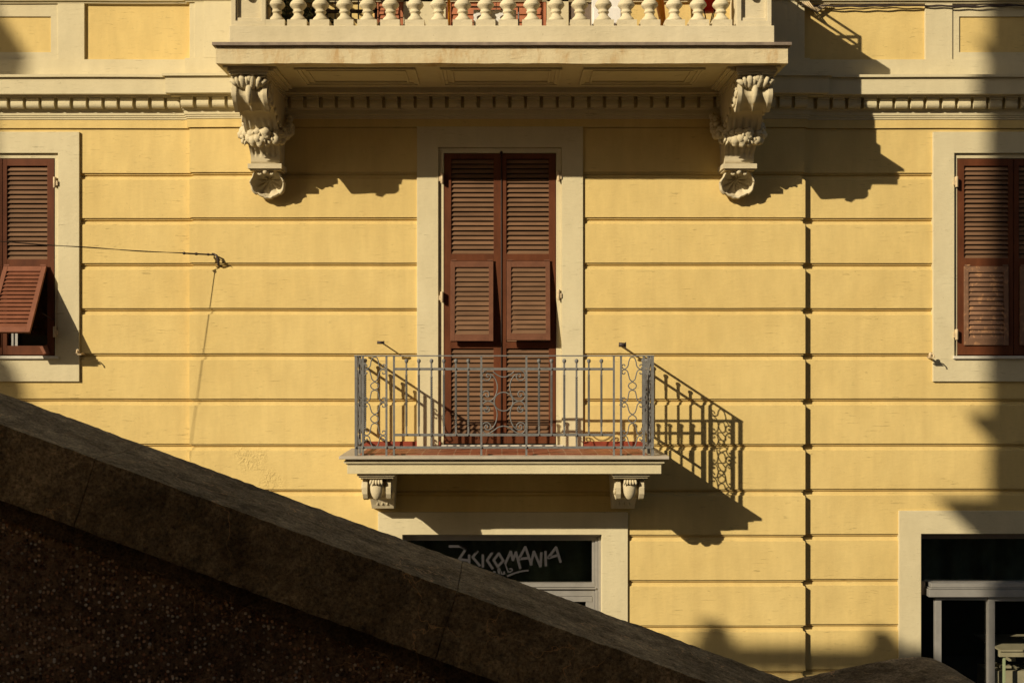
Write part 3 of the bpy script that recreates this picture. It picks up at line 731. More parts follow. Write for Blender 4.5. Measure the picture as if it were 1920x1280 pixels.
def big_corbel(cx):
    c = MB()
    c.box(cx-0.175, cx+0.175, -1.06, 0, 2.405, 2.451); c.box(cx-0.165, cx+0.165, -1.04, 0, 2.385, 2.405); c.box(cx-0.155, cx+0.155, -1.01, 0, 2.365, 2.385)
    side = [(0.0,2.365),(0.94,2.365),(0.975,2.33),(0.99,2.28),(0.995,2.23),(0.982,2.20),(0.955,2.165),(0.915,2.135),(0.875,2.105),(0.855,2.095),(0.82,2.115),(0.77,2.15),(0.70,2.165),(0.62,2.15),
            (0.55,2.11),(0.48,2.04),(0.40,1.97),(0.34,1.91),(0.30,1.87),(0.27,1.84),(0.255,1.81),(0.248,1.77),(0.245,1.735),(0.0,1.735)]
    core = smooth_path(side[1:-2], 3); side = [side[0]] + core + side[-2:]
    def idx(i): return 1+(i-1)/3.0
    N = 40; cols = [-1+2*i/N for i in range(N+1)]
    def half(z): return 0.150 if z > 2.0 else 0.150-0.018*min(1, (2.0-z)/0.2)
    def g(u, i):
        if abs(u) > 0.72: return 0.0
        k_ = abs(math.sin((u/0.72+1)*math.pi*1.0)) if False else (1-abs(math.cos((u/0.72)*math.pi*1.0)))  # two channels, rib in the middle
        k_ = math.sin(abs(u)/0.72*math.pi)**0.7
        return 0.026*k_ + 0.006
    vs = []; n_ = len(cols)
    for i, (d, z) in enumerate(side):
        for u in cols:
            dd = d; zz = z
            I = idx(i) if i else 0
            fade = max(0, min(1, (10.5-I)/3))
            if I >= 1: dd = d - g(u, i)*fade
            if 6 <= I <= 12: zz = z + 0.6*g(u, i)*max(0, 1-abs(I-9)/3)
            if I > 14 and zz > 1.80 and abs(u) < 0.8: dd = dd - 0.016*(0.5+0.5*math.cos(u/0.8*math.pi*4))*min(1, (zz-1.80)/0.03)
            vs.append((cx+u*half(z), -max(0, dd), zz))
    fs = [(i*n_+j, i*n_+j+1, (i+1)*n_+j+1, (i+1)*n_+j) for i in range(len(side)-1) for j in range(n_-1)]
    c.add(vs, fs, True)
    c.add([vs[i*n_] for i in range(len(side))], [tuple(range(len(side)))]); c.add([vs[i*n_+n_-1] for i in range(len(side))], [tuple(range(len(side)))])
    # side volute spirals
    for sd in (-1, 1):
        for (dc, zc, R_) in ((0.83, 2.24, 0.115),):
            pts = [(cx+sd*0.152, -(dc+R_*(1-t/34)*math.cos(t*0.5+0.3)), zc+R_*(1-t/34)*math.sin(t*0.5+0.3)) for t in range(32)]
            c.tube(pts, [0.016*(1-t/60) for t in range(32)], 7)
        c.blob((cx+sd*0.15, -0.84, 2.20), (0.015, 0.03, 0.03), 8, 6)
        # acanthus on the flank
        for j in range(7):
            c.blob((cx+sd*0.155, -(0.93-0.11*j), 2.24-0.03*j+0.02*math.sin(j)), (0.014, 0.05, 0.035), 8, 6, 0.4, j)
    # curled acanthus leaf under the abacus
    for j in range(5):
        u = (-0.092, -0.052, -0.014, 0.034, 0.084)[j]; m_ = (0.7, 1.15, 0.75, 1.1, 0.95)[j]; h_ = (0.012, 0.045, 0.022, 0.050, 0.008)[j]
        c.tube([(cx+u*0.75, -0.955, 2.28), (cx+u*0.9, -1.0, 2.30), (cx+u*1.05, -1.03, 2.325+h_*0.5), (cx+u*1.15, -1.035, 2.35+h_*0.5), (cx+u*1.25, -1.02, 2.355+h_*0.2)],
               [0.012*m_, 0.024*m_, 0.027*m_, 0.021*m_, 0.010*m_], 9)
    for j in (-1, 1):
        c.tube([(cx+j*0.10, -0.985, 2.29), (cx+j*0.12, -1.015, 2.32), (cx+j*0.15, -1.0, 2.345), (cx+j*0.165, -0.98, 2.335)], [0.01, 0.026, 0.022, 0.008], 8)
    c.blob((cx+0.012, -1.035, 2.355), (0.026, 0.022, 0.026), 10, 8, 0.5, 3)
    # long tongue leaf down the middle rib
    c.tube([(cx-0.005, -0.99, 2.32), (cx-0.004, -1.0, 2.22), (cx-0.004, -0.975, 2.17), (cx-0.002, -0.935, 2.14)], [0.03, 0.028, 0.02, 0.007], 8)
    # fruit garland
    path = smooth_path([(-0.2, 0.08), (-0.21, 0.18), (-0.195, 0.30), (-0.12, 0.41), (0.0, 0.445), (0.12, 0.41), (0.195, 0.30), (0.21, 0.18), (0.2, 0.08)], 4)
    rnd = random.Random(5)
    for i, (u, d) in enumerate(path):
        t = abs(i/(len(path)-1)-0.5)*2
        zc = 1.955 + 0.20*t**2.0
        for j in range(4):
            r_ = rnd.uniform(0.022, 0.045)*(1.1-0.35*t)
            c.blob((cx+u+rnd.uniform(-0.02, 0.02), -d+rnd.uniform(-0.02, 0.03), zc+rnd.uniform(-0.05, 0.05)), (r_, r_, r_*rnd.uniform(0.8, 1.15)), 10, 8, 0.25, i*4+j)
    for j in range(16):        # leaves and small blossoms between the fruit
        u = rnd.uniform(-0.17, 0.17); zz = 1.94+rnd.uniform(-0.05, 0.055)+0.25*u*u
        a_ = rnd.uniform(0, 3.1); d_ = 0.475-abs(u)*0.35
        c.tube([(cx+u-0.03*math.cos(a_), -d_+0.01, zz-0.03*math.sin(a_)), (cx+u, -d_-0.025, zz), (cx+u+0.03*math.cos(a_), -d_-0.005, zz+0.03*math.sin(a_))], [0.004, 0.013, 0.003], 6)
    for (u, zz, r_) in ((-0.09,1.985,0.042),(-0.13,1.93,0.035),(-0.05,1.93,0.04),(0.0,1.915,0.032),(0.035,1.95,0.03),(0.08,1.93,0.034),(0.13,1.96,0.036),(-0.07,1.895,0.034),(-0.01,1.885,0.03),(0.05,1.895,0.03)):
        c.blob((cx+u, -0.455+abs(u)*0.35, zz), r_, 12, 9, 0.2, u*50)
    # block and shell
    c.box(cx-0.155, cx+0.155, -0.285, 0, 1.69, 1.734); c.box(cx-0.14, cx+0.14, -0.262, 0, 1.675, 1.69)
    c.blob((cx, -0.235, 1.668), (0.028, 0.03, 0.028), 9, 7)
    for sd in (-1, 1):
        pts = [(cx+sd*(0.05-0.028*(1-t/16)*math.cos(t*0.55)), -0.225, 1.655+0.024*(1-t/16)*math.sin(t*0.55)) for t in range(14)]
        c.tube(pts, 0.011, 6)
    nph = 96; rx, rz, zc = 0.158, 0.122, 1.567
    rings = [(0.0,0.06,1),(0.15,0.045,1),(0.4,0.045,1),(0.62,0.07,1),(0.78,0.12,1),(0.87,0.18,1),(0.91,0.212,0.5),(0.97,0.225,0.3),(1.03,0.215,0.3),(1.05,0.18,0.6),(0.95,0.10,0.8),(0.75,0.03,0.5),(0.6,-0.01,0)]
    vs = []
    for t, d, rb in rings:
        for k in range(nph):
            ph = 2*math.pi*k/nph
            rib = abs(math.cos(ph*4.5))**0.8
            sc_ = 1+0.035*(rib-0.6)*t
            dd = d + 0.022*(rib-0.6)*rb*min(1, t*2)
            low = 0.5-0.5*math.cos(ph)                 # 0 at top, 1 at bottom
            dd -= 0.125*low*min(1, t)
            fl = 0.022+0.03*min(1, t)+0.014*(rib-0.5)*min(1, t*2)
            if dd < fl: dd = fl if d > 0.04 else -0.01
            ox = rx*math.sin(ph)*t*sc_; oz = rz*math.cos(ph)*t*sc_
            notch = 0.03*max(0, 1-abs(math.sin(ph/2))*5)*(1 if t > 0.8 else 0)
            step_ = 0.006*(1 if int(ph/(2*math.pi)*13) % 2 else -1)*(1 if t > 0.9 else 0)
            vs.append((cx+ox, -dd, zc+oz+0.05*(1-min(1, t))-notch+step_))
    fs = [(i*nph+k, i*nph+(k+1) % nph, (i+1)*nph+(k+1) % nph, (i+1)*nph+k) for i in range(len(rings)-1) for k in range(nph)]
    c.add(vs, fs + [tuple(range(nph))[::-1], tuple(range(len(vs)-nph, len(vs)))], True)
    return bp(c, 'corbel', M['orn'], ub)
big_corbel(-2.172); big_corbel(2.180)

# openings and fittings of the storey above (seen between the balusters)
def red_leaf(p0, p1):
    x0, x1 = WX(p0), WX(p1); f = MB(); f.ring(x0, x1, 2.66, 5.0, (0.04, 0.04, 0.08, 0.08), -0.02, 0.01)
    o = bp(f, 'shutter', M['litred'], None, 0.002); s_ = MB(); nn = 60
    for i in range(nn):
        z = 2.74+i*0.072
        if z > 3.9: break
        s_.prism([(-0.014, z), (-0.008, z-0.002), (0.006, z+0.064), (0.0, z+0.066)], 'x', x0+0.035, x1-0.035)
    bp(s_, 'slat_panel', M['litred'], o)
red_leaf(702, 756); red_leaf(838, 930); red_leaf(931, 1024)
for a, b in ((757, 836), (1025, 1066)):
    q = MB(); q.box(WX(a), WX(b), -0.03, 0.01, 2.64, 5.0); bp(q, 'upper_door_surround', M['cream'], bevel=0.003)
q = MB(); q.box(WX(1067), WX(1108), -0.004, 0.01, 2.64, 3.8); bp(q, 'painted_dark_recess', M['alubrown'])  # brown box paints the dark of a recess beside the door
q = MB(); q.box(WX(1109), WX(1166), -0.05, 0.01, 2.64, 3.8); q.box(WX(1112), WX(1163), -0.06, -0.05, 3.0, 3.22); bp(q, 'white_door', M['white'], bevel=0.004)
# cables along the string moulding on the right
for j, (z, y) in enumerate(((3.262, REC-0.05), (3.275, REC-0.035))):
    q = MB(); pts = []
    for i in range(60):
        x = 2.78+i*0.045; sag = 0.012*abs(math.sin((x-2.78)*3.0+j*0.7))
        pts.append((x, y, z-sag+0.004*math.sin(i*1.3+j)))
    q.tube(pts, 0.008 if j == 0 else 0.006, 6); bp(q, 'cable', M['dkiron'])
q = MB()
for j in range(4):
    q.tube([(2.80+0.02*j, -0.02, 3.30), (2.86+0.03*j, -0.03-0.01*j, 3.225-0.02*j), (2.95, 0.0, 3.235-0.012*j), (3.03+0.02*j, REC-0.04, 3.28)], 0.006, 6)
q.box(2.80, 2.85, -0.03, 0.03, 3.245, 3.275); bp(q, 'cable_joint', M['hinge'])

# ------------------------------------------------------------------ shop fronts
def shop(ol, il, ir, orr, tp, it):
    q = MB(); q.ring(WX(ol), WX(orr), -5.0, WZ(tp), (WX(il)-WX(ol), WX(orr)-WX(ir), 0, WZ(tp)-WZ(it)), -0.02 if ol < 1500 else REC-0.02, 0.25)
    return bp(q, 'shop_surround', M['cream'], bevel=0.004)
shop(709, 755, 1128, 1177, 959, 1001.5); shop(1688, 1730, 2260, 2310, 958, 1001.5)
# interiors
for a, b, y0 in ((700, 1180, 0.25), (1700, 2300, 0.31)):
    r = MB(); x0, x1 = WX(a), WX(b)
    r.add([(x0,y0,-5),(x1,y0,-5),(x1,2.6,-5),(x0,2.6,-5),(x0,y0,-1.6),(x1,y0,-1.6),(x1,2.6,-1.6),(x0,2.6,-1.6)], [(0,1,2,3),(4,5,6,7),(1,2,6,5),(2,3,7,6),(3,0,4,7)])
    bp(r, 'shop_interior', M['roomgreen'])
for a, b, y0 in ((700, 1180, 0.95), (1700, 2300, 0.95)):
    r = MB(); vs = []; x0, x1 = WX(a)+0.05, WX(b)-0.05; N_ = 160
    for i in range(N_+1):
        x = x0+(x1-x0)*i/N_; w_ = 0.05*noise.noise(Vector((x*7, a, 0)))+0.03*math.sin(x*23+2*noise.noise(Vector((x*2, 0, 0))))
        vs += [(x, y0+w_, -2.3), (x, y0+w_*0.8, -1.62), (x, y0+w_+0.01, -2.3), (x, y0+w_*0.8+0.01, -1.62)]
    r.add(vs, [(i*4, i*4+4, i*4+5, i*4+1) for i in range(N_)]+[(i*4+2, i*4+3, i*4+7, i*4+6) for i in range(N_)], True)
    bp(r, 'added_tint_drape', M['cloth'])  # added folds, so the black shop glass shows a faint green
def bar3(mb, p0, p1, q0, q1, y0, y1): mb.box(WX(p0), WX(p1), y0, y1, WZ(q1), WZ(q0))
# centre shop
q = MB(); bar3(q, 755, 1128, 1001.5, 1008, 0.0900, 0.1400); bar3(q, 755, 1124, 1008, 1016, 0.1100, 0.1600)
o = bp(q, 'shop_window', M['alu'], bevel=0.002, label='shop window with a grey painted club name on dark glass')
q = MB()
bar3(q, 1123, 1128, 1008, 1700, 0.0800, 0.1600); bar3(q, 1117.5, 1122.5, 1012, 1700, 0.0950, 0.1600); bar3(q, 1112, 1117, 1016, 1700, 0.1100, 0.1600)
bar3(q, 755, 1117, 1096, 1103.5, 0.0950, 0.1700); bar3(q, 755, 1119, 1104.5, 1107, 0.0800, 0.1700); bar3(q, 755, 1112, 1107, 1121, 0.1100, 0.1700); bar3(q, 755, 1112, 1121.7, 1131.5, 0.1050, 0.1700)
bar3(q, 1100, 1112, 1131.5, 1700, 0.1100, 0.1600)
bp(q, 'shop_window_frame', M['alu'], o, 0.002)
g = MB(); bar3(g, 755, 1112, 1016, 1096, 0.1450, 0.1490); bar3(g, 755, 1100, 1131, 1700, 0.1450, 0.1490); bp(g, 'window_pane', M['glass'], o)
def stroke(mb, pts, w, y=0.080):
    for a, b in zip(pts, pts[1:]):
        A = Vector((WX(820+a[0]/6, -0.14), WZ(1000+a[1]/6, -0.14))); Bv = Vector((WX(820+b[0]/6, -0.14), WZ(1000+b[1]/6, -0.14)))
        t = (Bv-A).normalized(); nn = Vector((-t.y, t.x))*w/2; e = t*w*0.25
        mb.prism([tuple(A-e+nn), tuple(Bv+e+nn), tuple(Bv+e-nn), tuple(A-e-nn)], 'y', y, y+0.003)
        y += 0.00013
    return y
q = MB(); LW = 0.024; yy = 0.078
for pts in ([(135,142),(268,142),(318,175),(245,285),(360,302)], [(358,240),(358,335)], [(452,195),(397,262),(478,358)], [(512,238),(512,372)],
            [(622,205),(560,298),(622,392)], [(692,220),(742,302),(680,370),(634,296),(692,220)], [(764,335),(826,200),(850,296),(884,208),(932,386)],
            [(908,300),(990,148),(1058,348)], [(935,282),(1030,272)], [(1050,345),(1086,200),(1160,366),(1170,215)], [(1216,200),(1221,358)],
            [(1245,272),(1336,152),(1386,318)], [(1262,268),(1345,244)]):
    yy = stroke(q, pts, LW, 0.1365) 
for pts in ([(655,430),(635,425),(622,450),(632,475),(652,472)], [(688,440),(682,400),(698,388),(706,405),(692,440),(705,446)], [(720,425),(724,452),(745,452),(752,425),(758,452)],
            [(768,350),(796,428),(822,428),(846,408),(838,392),(812,395)], [(788,474),(880,438),(950,420),(1022,412)]):
    stroke(q, pts, 0.012 if len(pts) != 4 else 0.016, 0.1345)
bp(q, 'lettering', M['sign'], o, label='angular grey letters reading PSICOMANIA club')
# right shop
YB = REC
q = MB(); bar3(q, 1730, 2260, 1001.5, 1014, YB+0.09, YB+0.15); bar3(q, 1730, 1745, 1094, 1120, YB+0.09, YB+0.13)
o = bp(q, 'shop_window', M['alubrown'], bevel=0.002, label='shop front of dark glass with aluminium sliding door, lower right')
q = MB(); bar3(q, 1750, 2260, 1095, 1103, YB+0.0, YB+0.14); bar3(q, 1747, 2260, 1104, 1106, YB-0.005, YB+0.14); bar3(q, 1745, 2260, 1107, 1120.5, YB-0.015, YB+0.14)
bar3(q, 1761, 1773, 1124.5, 1700, YB+0.05, YB+0.10); bar3(q, 1773, 1860, 1124.5, 1129, YB+0.052, YB+0.098)
bar3(q, 1860, 1872.5, 1121, 1700, YB+0.03, YB+0.09); bar3(q, 1872.5, 2200, 1121, 1130, YB+0.032, YB+0.088)
bp(q, 'shop_window_frame', M['alu'], o, 0.002)
g = MB(); bar3(g, 1730, 2260, 1014, 1095, YB+0.10, YB+0.104); bar3(g, 1773, 1860, 1129, 1700, YB+0.075, YB+0.079); bar3(g, 1872.5, 2200, 1130, 1700, YB+0.06, YB+0.064); bp(g, 'window_pane', M['glass'], o)
# ------------------------------------------------------------------ things inside the right shop
T = empty('table', (4.9, 0.55, -5)); tag(T, 'white table behind the glass of the right-hand shop door', 'table')
d_ = 0.45
q = MB(); q.box(WX(1874, -0.7), 5.6, 0.70, 0.74, WZ(1231, -0.7), WZ(1220, -0.7)); o = q.build('table_apron', M['offwhite'], T, 0.003, (-4.9, -0.55, 5))
q = MB(); q.box(WX(1874, -0.7), 5.6, 0.68, 1.4, WZ(1220, -0.7), WZ(1217, -0.7)); q.build('table_top', M['offwhite'], T, 0.002, (-4.9, -0.55, 5))
for p_, mm, w_ in ((1883, 'pale', 4), (1857, 'white', 4)):
    q = MB(); q.box(WX(p_, -0.7), WX(p_+w_, -0.7), 0.72, 0.75, -5, WZ(1220, -0.7) if p_ > 1860 else WZ(1220, -0.7)); q.build('leg', M[mm], T, 0.002, (-4.9, -0.55, 5))
Cr = empty('storage_crate', (4.95, 0.7, -5)); tag(Cr, 'pale jumbled crate low behind the shop door glass', 'crate')
q = MB()
for i in range(10):
    x = 4.95+random.random()*0.4; z = -3.10-random.random()*0.2; q.box(x, x+random.uniform(0.03, 0.12), 0.9+random.random()*0.1, 1.05, z, z+random.uniform(0.012, 0.04))
q.box(4.9, 5.5, 0.9, 1.2, -5, -3.2)
q.build('crate_body', M['offwhite'], Cr, 0.002, (-4.95, -0.7, 5))

# ------------------------------------------------------------------ things on the upper balcony
def flowerpot(x, y, z, r, h, label, seed):
    t = empty('flower_pot', (x, y, z)); tag(t, label, 'flower pot', 'flower pots on the stone balcony')
    q = MB(); q.lathe(0, 0, [(r*0.7, 0), (r*0.95, h*0.8), (r*1.08, h*0.8), (r*1.1, h), (r*0.95, h), (r*0.9, h*0.9)], 20); q.build('pot', M['terra'], t)
    rr = random.Random(seed); q = MB()
    for i in range(130):
        c = Vector((rr.gauss(0, r*0.75), rr.gauss(0, r*0.6), h+abs(rr.gauss(0, 0.16)))); s_ = rr.uniform(0.015, 0.035)
        a = Vector((rr.uniform(-1,1), rr.uniform(-1,1), rr.uniform(-0.3,1))).normalized(); b = a.cross(Vector((rr.uniform(-1,1), rr.uniform(-1,1), 0.3))).normalized()
        q.add([c-a*s_*1.6, c+b*s_*0.6, c+a*s_*1.6, c-b*s_*0.6], [(0,1,2,3)])
    for i in range(8):
        q.tube([(0, 0, h*0.8), (rr.gauss(0, r*0.3), rr.gauss(0, r*0.3), h+0.1), (rr.gauss(0, r*0.6), rr.gauss(0, r*0.5), h+0.25)], 0.004, 4)
    q.build('leaves', M['green'], t)
flowerpot(-1.90, -0.55, 2.622, 0.13, 0.30, 'terracotta pot with leaves behind the leftmost baluster', 1)
flowerpot(-1.76, -0.28, 2.622, 0.14, 0.34, 'terracotta pot with leaves between the first and second balusters', 2)
t = empty('drying_rack', (-1.45, -0.4, 2.622)); tag(t, 'wire rack behind the third and fourth balusters from the left', 'drying rack')
q = MB()
for i in range(7): q.tube([(-0.2+i*0.07, 0, 0.05), (-0.2+i*0.07, 0, 1.0)], 0.006 if i != 4 else 0.011, 6)
for i in range(12): q.tube([(-0.25, 0.01, 0.1+i*0.075), (0.3, 0.01, 0.1+i*0.075)], 0.005, 6)
q.build('wire_grid', M['iron'], t)
q = MB(); q.box(-0.27, 0.32, -0.02, 0.02, 0.46, 0.485); q.box(-0.27, -0.25, -0.02, 0.02, 0, 0.5); q.box(0.30, 0.32, -0.02, 0.02, 0, 0.5); q.build('rack_frame', M['dkiron'], t)
t = empty('wooden_board', (-1.12, -0.25, 2.622)); tag(t, 'grey folded board leaning behind the fifth baluster', 'board')
q = MB(); q.prism([(-0.12, 0.85), (-0.08, 0.88), (0.20, 0.35), (0.16, 0.32)], 'y', -0.03, 0.0); q.prism([(0.0, 0.4), (0.03, 0.42), (0.2, 0.05), (0.15, 0.0), (-0.06, 0.0)], 'y', -0.05, -0.031); q.build('leaning_panel', M['alubrown'], t)
t = empty('broom_handle', (WX(841, 0.86), -0.86+0.06, 2.784-0.162)); tag(t, 'bright orange pole standing behind the balusters left of centre', 'broom')
q = MB(); q.tube([(0, 0, 0.20), (0.004, 0, 1.5)], 0.013, 10); q.build('pole', M['orange'], t)
q = MB(); q.box(-0.03, 0.03, -0.03, 0.03, 0, 0.02); q.tube([(0, 0, 0.02), (0, 0, 0.20)], 0.014, 10); q.build('broom_foot', M['redpl'], t)
t = empty('storage_box', (WX(930, 0.5), -0.5, 2.622)); tag(t, 'low white cabinet with grey edge tube behind the middle balusters', 'cabinet')
q = MB(); q.box(-0.20, 0.18, -0.12, 0.12, 0.0, 0.43); q.build('cabinet_body', M['white'], t, 0.006)
q = MB(); q.tube([(-0.22, -0.13, 0.45), (0.20, -0.13, 0.45), (0.205, -0.13, 0.0)], 0.009, 8, False); q.build('edge_tube', M['iron'], t)
q = MB(); q.prism([(-0.14, 0.62), (-0.11, 0.62), (-0.055, 0.2), (-0.10, 0.2)], 'y', -0.17, -0.15); q.build('strap', M['dkiron'], t)
t = empty('orange_cloth', (WX(1237, 0.4), -0.4, 2.622)); tag(t, 'orange folded parasol cloth behind the balusters right of centre', 'parasol')
q = MB(); q.tube([(-0.06, 0, 1.5), (-0.045, 0, 0.9), (-0.01, 0, 0.6), (0.05, 0, 0.25), (0.02, 0, 0.0)], [0.02, 0.03, 0.045, 0.02, 0.02], 10); q.build('folded_cloth', M['orange'], t)
t = empty('chair', (WX(1328, 0.5), -0.5, 2.622)); tag(t, 'red seated folding chair with thin crossed black legs behind the rightmost balusters', 'chair')
q = MB(); q.lathe(0, 0, [(0.03, 0.44), (0.085, 0.445), (0.10, 0.47), (0.11, 0.56), (0.12, 0.85), (0.11, 0.86)], 18, 1, 0.9); q.build('seat', M['redpl'], t)
for i in range(4):
    q = MB(); s_ = -1 if i % 2 else 1; yq = -0.06 if i < 2 else 0.06
    q.tube([(s_*0.05, yq, 0.45), (-s_*0.05, yq, 0.0)], 0.005, 6); q.build('leg', M['dkiron'], t)

# ------------------------------------------------------------------ overhead wire
t = empty('wire_anchor', (0, 0, 0)); t.name = 'overhead_wire'
tag(t, 'thin twisted black wire running from a wall hook out to the left', 'wire')
P0 = Vector((WX(402.5), -0.02, WZ(478)))
def wp(s_):  # point at depth s_
    return Vector((P0.x-1.162*s_, P0.y-s_, P0.z+0.011*s_+0.012*math.sin(s_*2.2)-0.02*math.sin(min(1, s_/1.4)*math.pi)))
q = MB(); q.tube([wp(i*0.05) for i in range(120)], 0.0035, 5); q.tube([wp(i*0.05)+Vector((0, 0, 0.005*math.sin(i*0.5))) for i in range(4, 120)], 0.003, 5)
q.build('cable', M['dkiron'], t)
q = MB(); q.tube([wp(i*0.02) for i in range(11)], 0.0075, 6)
for s_, r_ in ((0.2, 0.012), (0.12, 0.013), (0.04, 0.012)): q.blob(tuple(wp(s_)), (r_*1.4, r_, r_), 8, 6, 0.5, s_)
q.build('splice', M['dkiron'], t)
q = MB(); x, z = P0.x, P0.z
q.tube([(x-0.01, -0.02, z+0.01), (x+0.025, -0.05, z-0.005), (x+0.045, -0.045, z-0.05), (x+0.04, -0.02, z-0.09), (x+0.04, 0.03, z-0.10)], [0.006, 0.01, 0.016, 0.010, 0.012], 7)
q.tube([(x-0.02, -0.03, z+0.012), (x, -0.02, z+0.012), (x, -0.02, z-0.035)], 0.006, 6); q.tube([(x+0.05, -0.04, z-0.04), (x+0.09, -0.05, z-0.07)], 0.003, 5)
q.build('wall_hook', M['dkiron'], t)

# ------------------------------------------------------------------ foreground parapets
SL = 0.365
def noisy_block(mb, xs, ys, zt, zb_, amp=0.005, nz_=8, shear=0.0):
    """closed block over x list, y list, top height zt(x), bottom zb_(x); dense and roughened"""
    def P(x, y, f):
        z = zb_(x)+(zt(x)-zb_(x))*f; v = Vector((x-(1-f)*shear*(zt(x)-zb_(x)), y, z-(1-f)*shear*shear*(zb_(x)-zt(x))*-1))
        w = noise.noise_vector(v*6)*amp*0.4 + noise.noise_vector(v*38)*amp*0.5 + noise.noise_vector(v*80)*amp*0.25
        return tuple(v+w)
    fz = [i/nz_ for i in range(nz_+1)]; nx, ny = len(xs), len(ys)
    def grid(fn, a, b):
        vs = [fn(i, j) for i in range(a) for j in range(b)]
        mb.add(vs, [(i*b+j, (i+1)*b+j, (i+1)*b+j+1, i*b+j+1) for i in range(a-1) for j in range(b-1)], True)
    grid(lambda i, j: P(xs[i], ys[j], 1), nx, ny); grid(lambda i, j: P(xs[i], ys[j], 0), nx, ny)
    grid(lambda i, j: P(xs[i], ys[0], fz[j]), nx, nz_+1); grid(lambda i, j: P(xs[i], ys[-1], fz[j]), nx, nz_+1)
    grid(lambda i, j: P(xs[0], ys[i], fz[j]), ny, nz_+1); grid(lambda i, j: P(xs[-1], ys[i], fz[j]), ny, nz_+1)
YN, YF = CAMY+3.15, CAMY+3.6
top = lambda x: -0.625-SL*x
t = empty('stair_parapet', (0, -8.6, -5)); tag(t, 'dark pebble-dash stair wall with weathered concrete coping sloping across the foreground', 'stair wall')
OFF = (0, 8.6, 5)
def lin(a, b, st): 
    n_ = max(2, int((b-a)/st)); return [a+(b-a)*i/n_ for i in range(n_+1)]
jo = [-2.78, -1.0, -0.11, 0.78, 1.67]
for a, b in zip(jo, jo[1:]):
    q = MB(); noisy_block(q, lin(a+0.0012, b-0.0012, 0.011), lin(YN, YF, 0.013), top, lambda x: top(x)-0.167/(1+SL*SL), 0.0045, 12, SL)
    q.build('coping_stone', M['coping'], t, 0, OFF)
q = MB(); noisy_block(q, lin(-2.78, 1.67, 0.02), lin(YN+0.006, YF-0.006, 0.03), lambda x: top(x)-0.005, lambda x: top(x)-0.14, 0.003, 8); q.build('bedding_mortar', M['coping'], t, 0, OFF)
q = MB(); noisy_block(q, lin(-2.78, 1.67, 0.02), lin(YN+0.022, YF-0.04, 0.05), lambda x: top(x)-0.163, lambda x: top(x)-0.235, 0.004, 5); q.build('render_band', M['band'], t, 0, OFF)
q = MB(); noisy_block(q, lin(-2.78, 1.67, 0.03), lin(YN+0.034, YF-0.05, 0.06), lambda x: top(x)-0.236, lambda x: -2.2, 0.008, 60)
q.build('wall', M['pebble'], t, 0, OFF)
# second, lower coping that rises and ends at the right
D2 = 3.55
pts2 = [(1380,1300),(1482,1274.5),(1540,1262),(1600,1249),(1660,1237),(1700,1231),(1728,1229),(1745,1232),(1770,1243),(1800,1261),(1830,1280),(1900,1326),(1990,1390)]
P2 = [((x-941)*D2/2400, (662-y)*D2/2400) for x, y in pts2]
def top2(x):
    if x <= P2[0][0]: return P2[0][1]
    for (a, za), (b, zb2) in zip(P2, P2[1:]):
        if a <= x <= b:
            u = (x-a)/(b-a); return za+(zb2-za)*u
    return P2[-1][1]
sm2 = lambda x: sum(top2(x+k*0.006) for k in range(-3, 4))/7
t = empty('stair_parapet', (1.1, -8.5, -5)); tag(t, 'short rounded concrete coping rising to a hump at the bottom right corner', 'stair wall')
q = MB(); noisy_block(q, lin(P2[0][0], P2[-1][0], 0.009), lin(CAMY+3.1, CAMY+D2, 0.012), sm2, lambda x: sm2(x)-0.16, 0.0035, 10)
q.build('coping_stone', M['coping'], t, 0, (-1.1, 8.5, 5))
q = MB(); noisy_block(q, lin(P2[0][0], P2[-1][0], 0.03), lin(CAMY+3.14, CAMY+D2-0.04, 0.05), lambda x: sm2(x)-0.161, lambda x: -2.2, 0.006, 30)
q.build('wall', M['pebble'], t, 0, (-1.1, 8.5, 5))

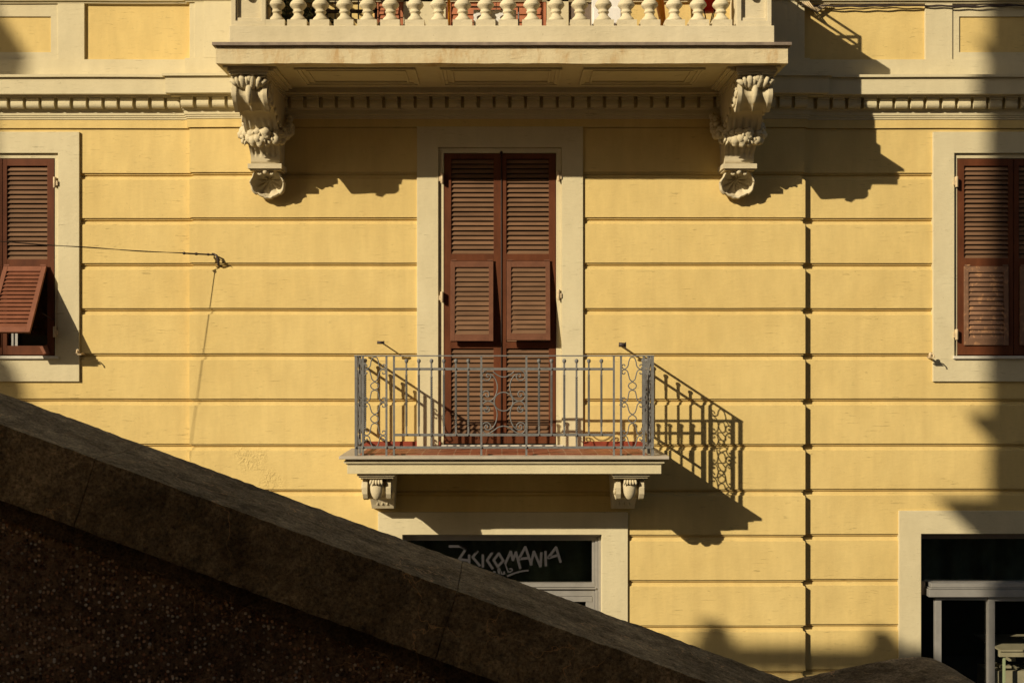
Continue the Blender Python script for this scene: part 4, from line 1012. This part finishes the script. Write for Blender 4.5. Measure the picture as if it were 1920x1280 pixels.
# ------------------------------------------------------------------ buildings across the street (behind the camera; they shade the foreground)
def S2(px, t_, y0=REC):          # caster x for a shadow edge at photo column px
    return WX(px) - 1.065*(t_+y0)
def S2z(py, t_): return WZ(py) + 0.703*t_
T0 = 14.0; YO = -14.0
H = empty('opposite_building', (-3, YO, -5)); tag(H, 'tall ochre building across the street casting the shadow at the right edge', 'building')
xe = S2(1857, T0)
q = MB(); q.prism([(xe, YO), (6, YO), (6, YO-3), (xe, YO-3)], 'z', -5, 14.5); q.build('wall', M['ochre'], H, 0, (3, -YO, 5))
def led(x0, x1, z0, z1, y=YO, slope=0.0):
    q = MB(); q.prism([(x0, z1), (x0+slope, z0), (x1, z0), (x1, z1)], 'y', y-0.6, y+0.01); return q
for py0, py1, pxl, sl_ in ((66, 96, 1836, 0.08), (765, 800, 1818, 0.1), (925, 1010, 1755, 0.45)):
    led(S2(pxl, T0), xe+3.0, S2z(py1, T0), S2z(py0, T0), YO, sl_).build('cornice', M['ochre'], H, 0, (3, -YO, 5))
# lower wing with a roof balustrade and ball finials
H2 = empty('opposite_wing', (-11.5, YO, -5)); tag(H2, 'low wing with roof balustrade and ball finials across the street', 'building')
xw = S2(1300, T0); xq = S2(1735, T0); zr = S2z(1310, T0)
q = MB(); q.box(xw, xq, YO-5, YO, -5, zr); q.build('wall', M['ochre'], H2, 0, (11.5, -YO, 5))
q = MB(); q.box(xw, xq, YO-0.2, YO, S2z(1232, T0), S2z(1207, T0)); q.build('handrail', M['stone'], H2, 0, (11.5, -YO, 5))
for i in range(14):
    x = xw+0.1+i*0.19
    if x > xq-0.1: break
    q = MB(); q.lathe(x, YO-0.1, [(0.03, zr), (0.045, zr+0.08), (0.03, zr+0.22), (0.03, zr+0.39)], 10); q.build('baluster', M['stone'], H2, 0, (11.5, -YO, 5))
for px, pt in ((1334, 1172), (1640, 1182)):
    x = S2(px, T0); zt = S2z(pt, T0)
    q = MB(); q.box(x-0.075, x+0.075, YO-0.18, YO+0.02, zr, zt-0.09); q.blob((x, YO-0.1, zt), 0.115, 14, 10); q.build('finial_post', M['stone'], H2, 0, (11.5, -YO, 5))
H3 = empty('opposite_building', (-24, YO, -5)); tag(H3, 'ochre corner building across the street casting the soft shadow at the left edge', 'building')
x3 = S2(-4, T0)
q = MB(); q.prism([(-34, YO), (-34, YO-3), (x3-4.5, YO-3), (x3, YO)], 'z', -5, 17); q.build('wall', M['ochre'], H3, 0, (24, -YO, 5))
def led2(x1, z0, z1, sl_):
    q = MB(); q.prism([(x3-3, z1), (x1-sl_, z1), (x1, (z0*2+z1)/3), (x1-0.05, z0), (x3-3, z0)], 'y', YO-0.02, YO+0.2); return q
led2(S2(56, T0), S2z(150, T0), S2z(20, T0), 0.28).build('cornice', M['ochre'], H3, 0, (24, -YO, 5))
led2(S2(46, T0), S2z(760, T0), S2z(672, T0), 0.12).build('cornice', M['ochre'], H3, 0, (24, -YO, 5))
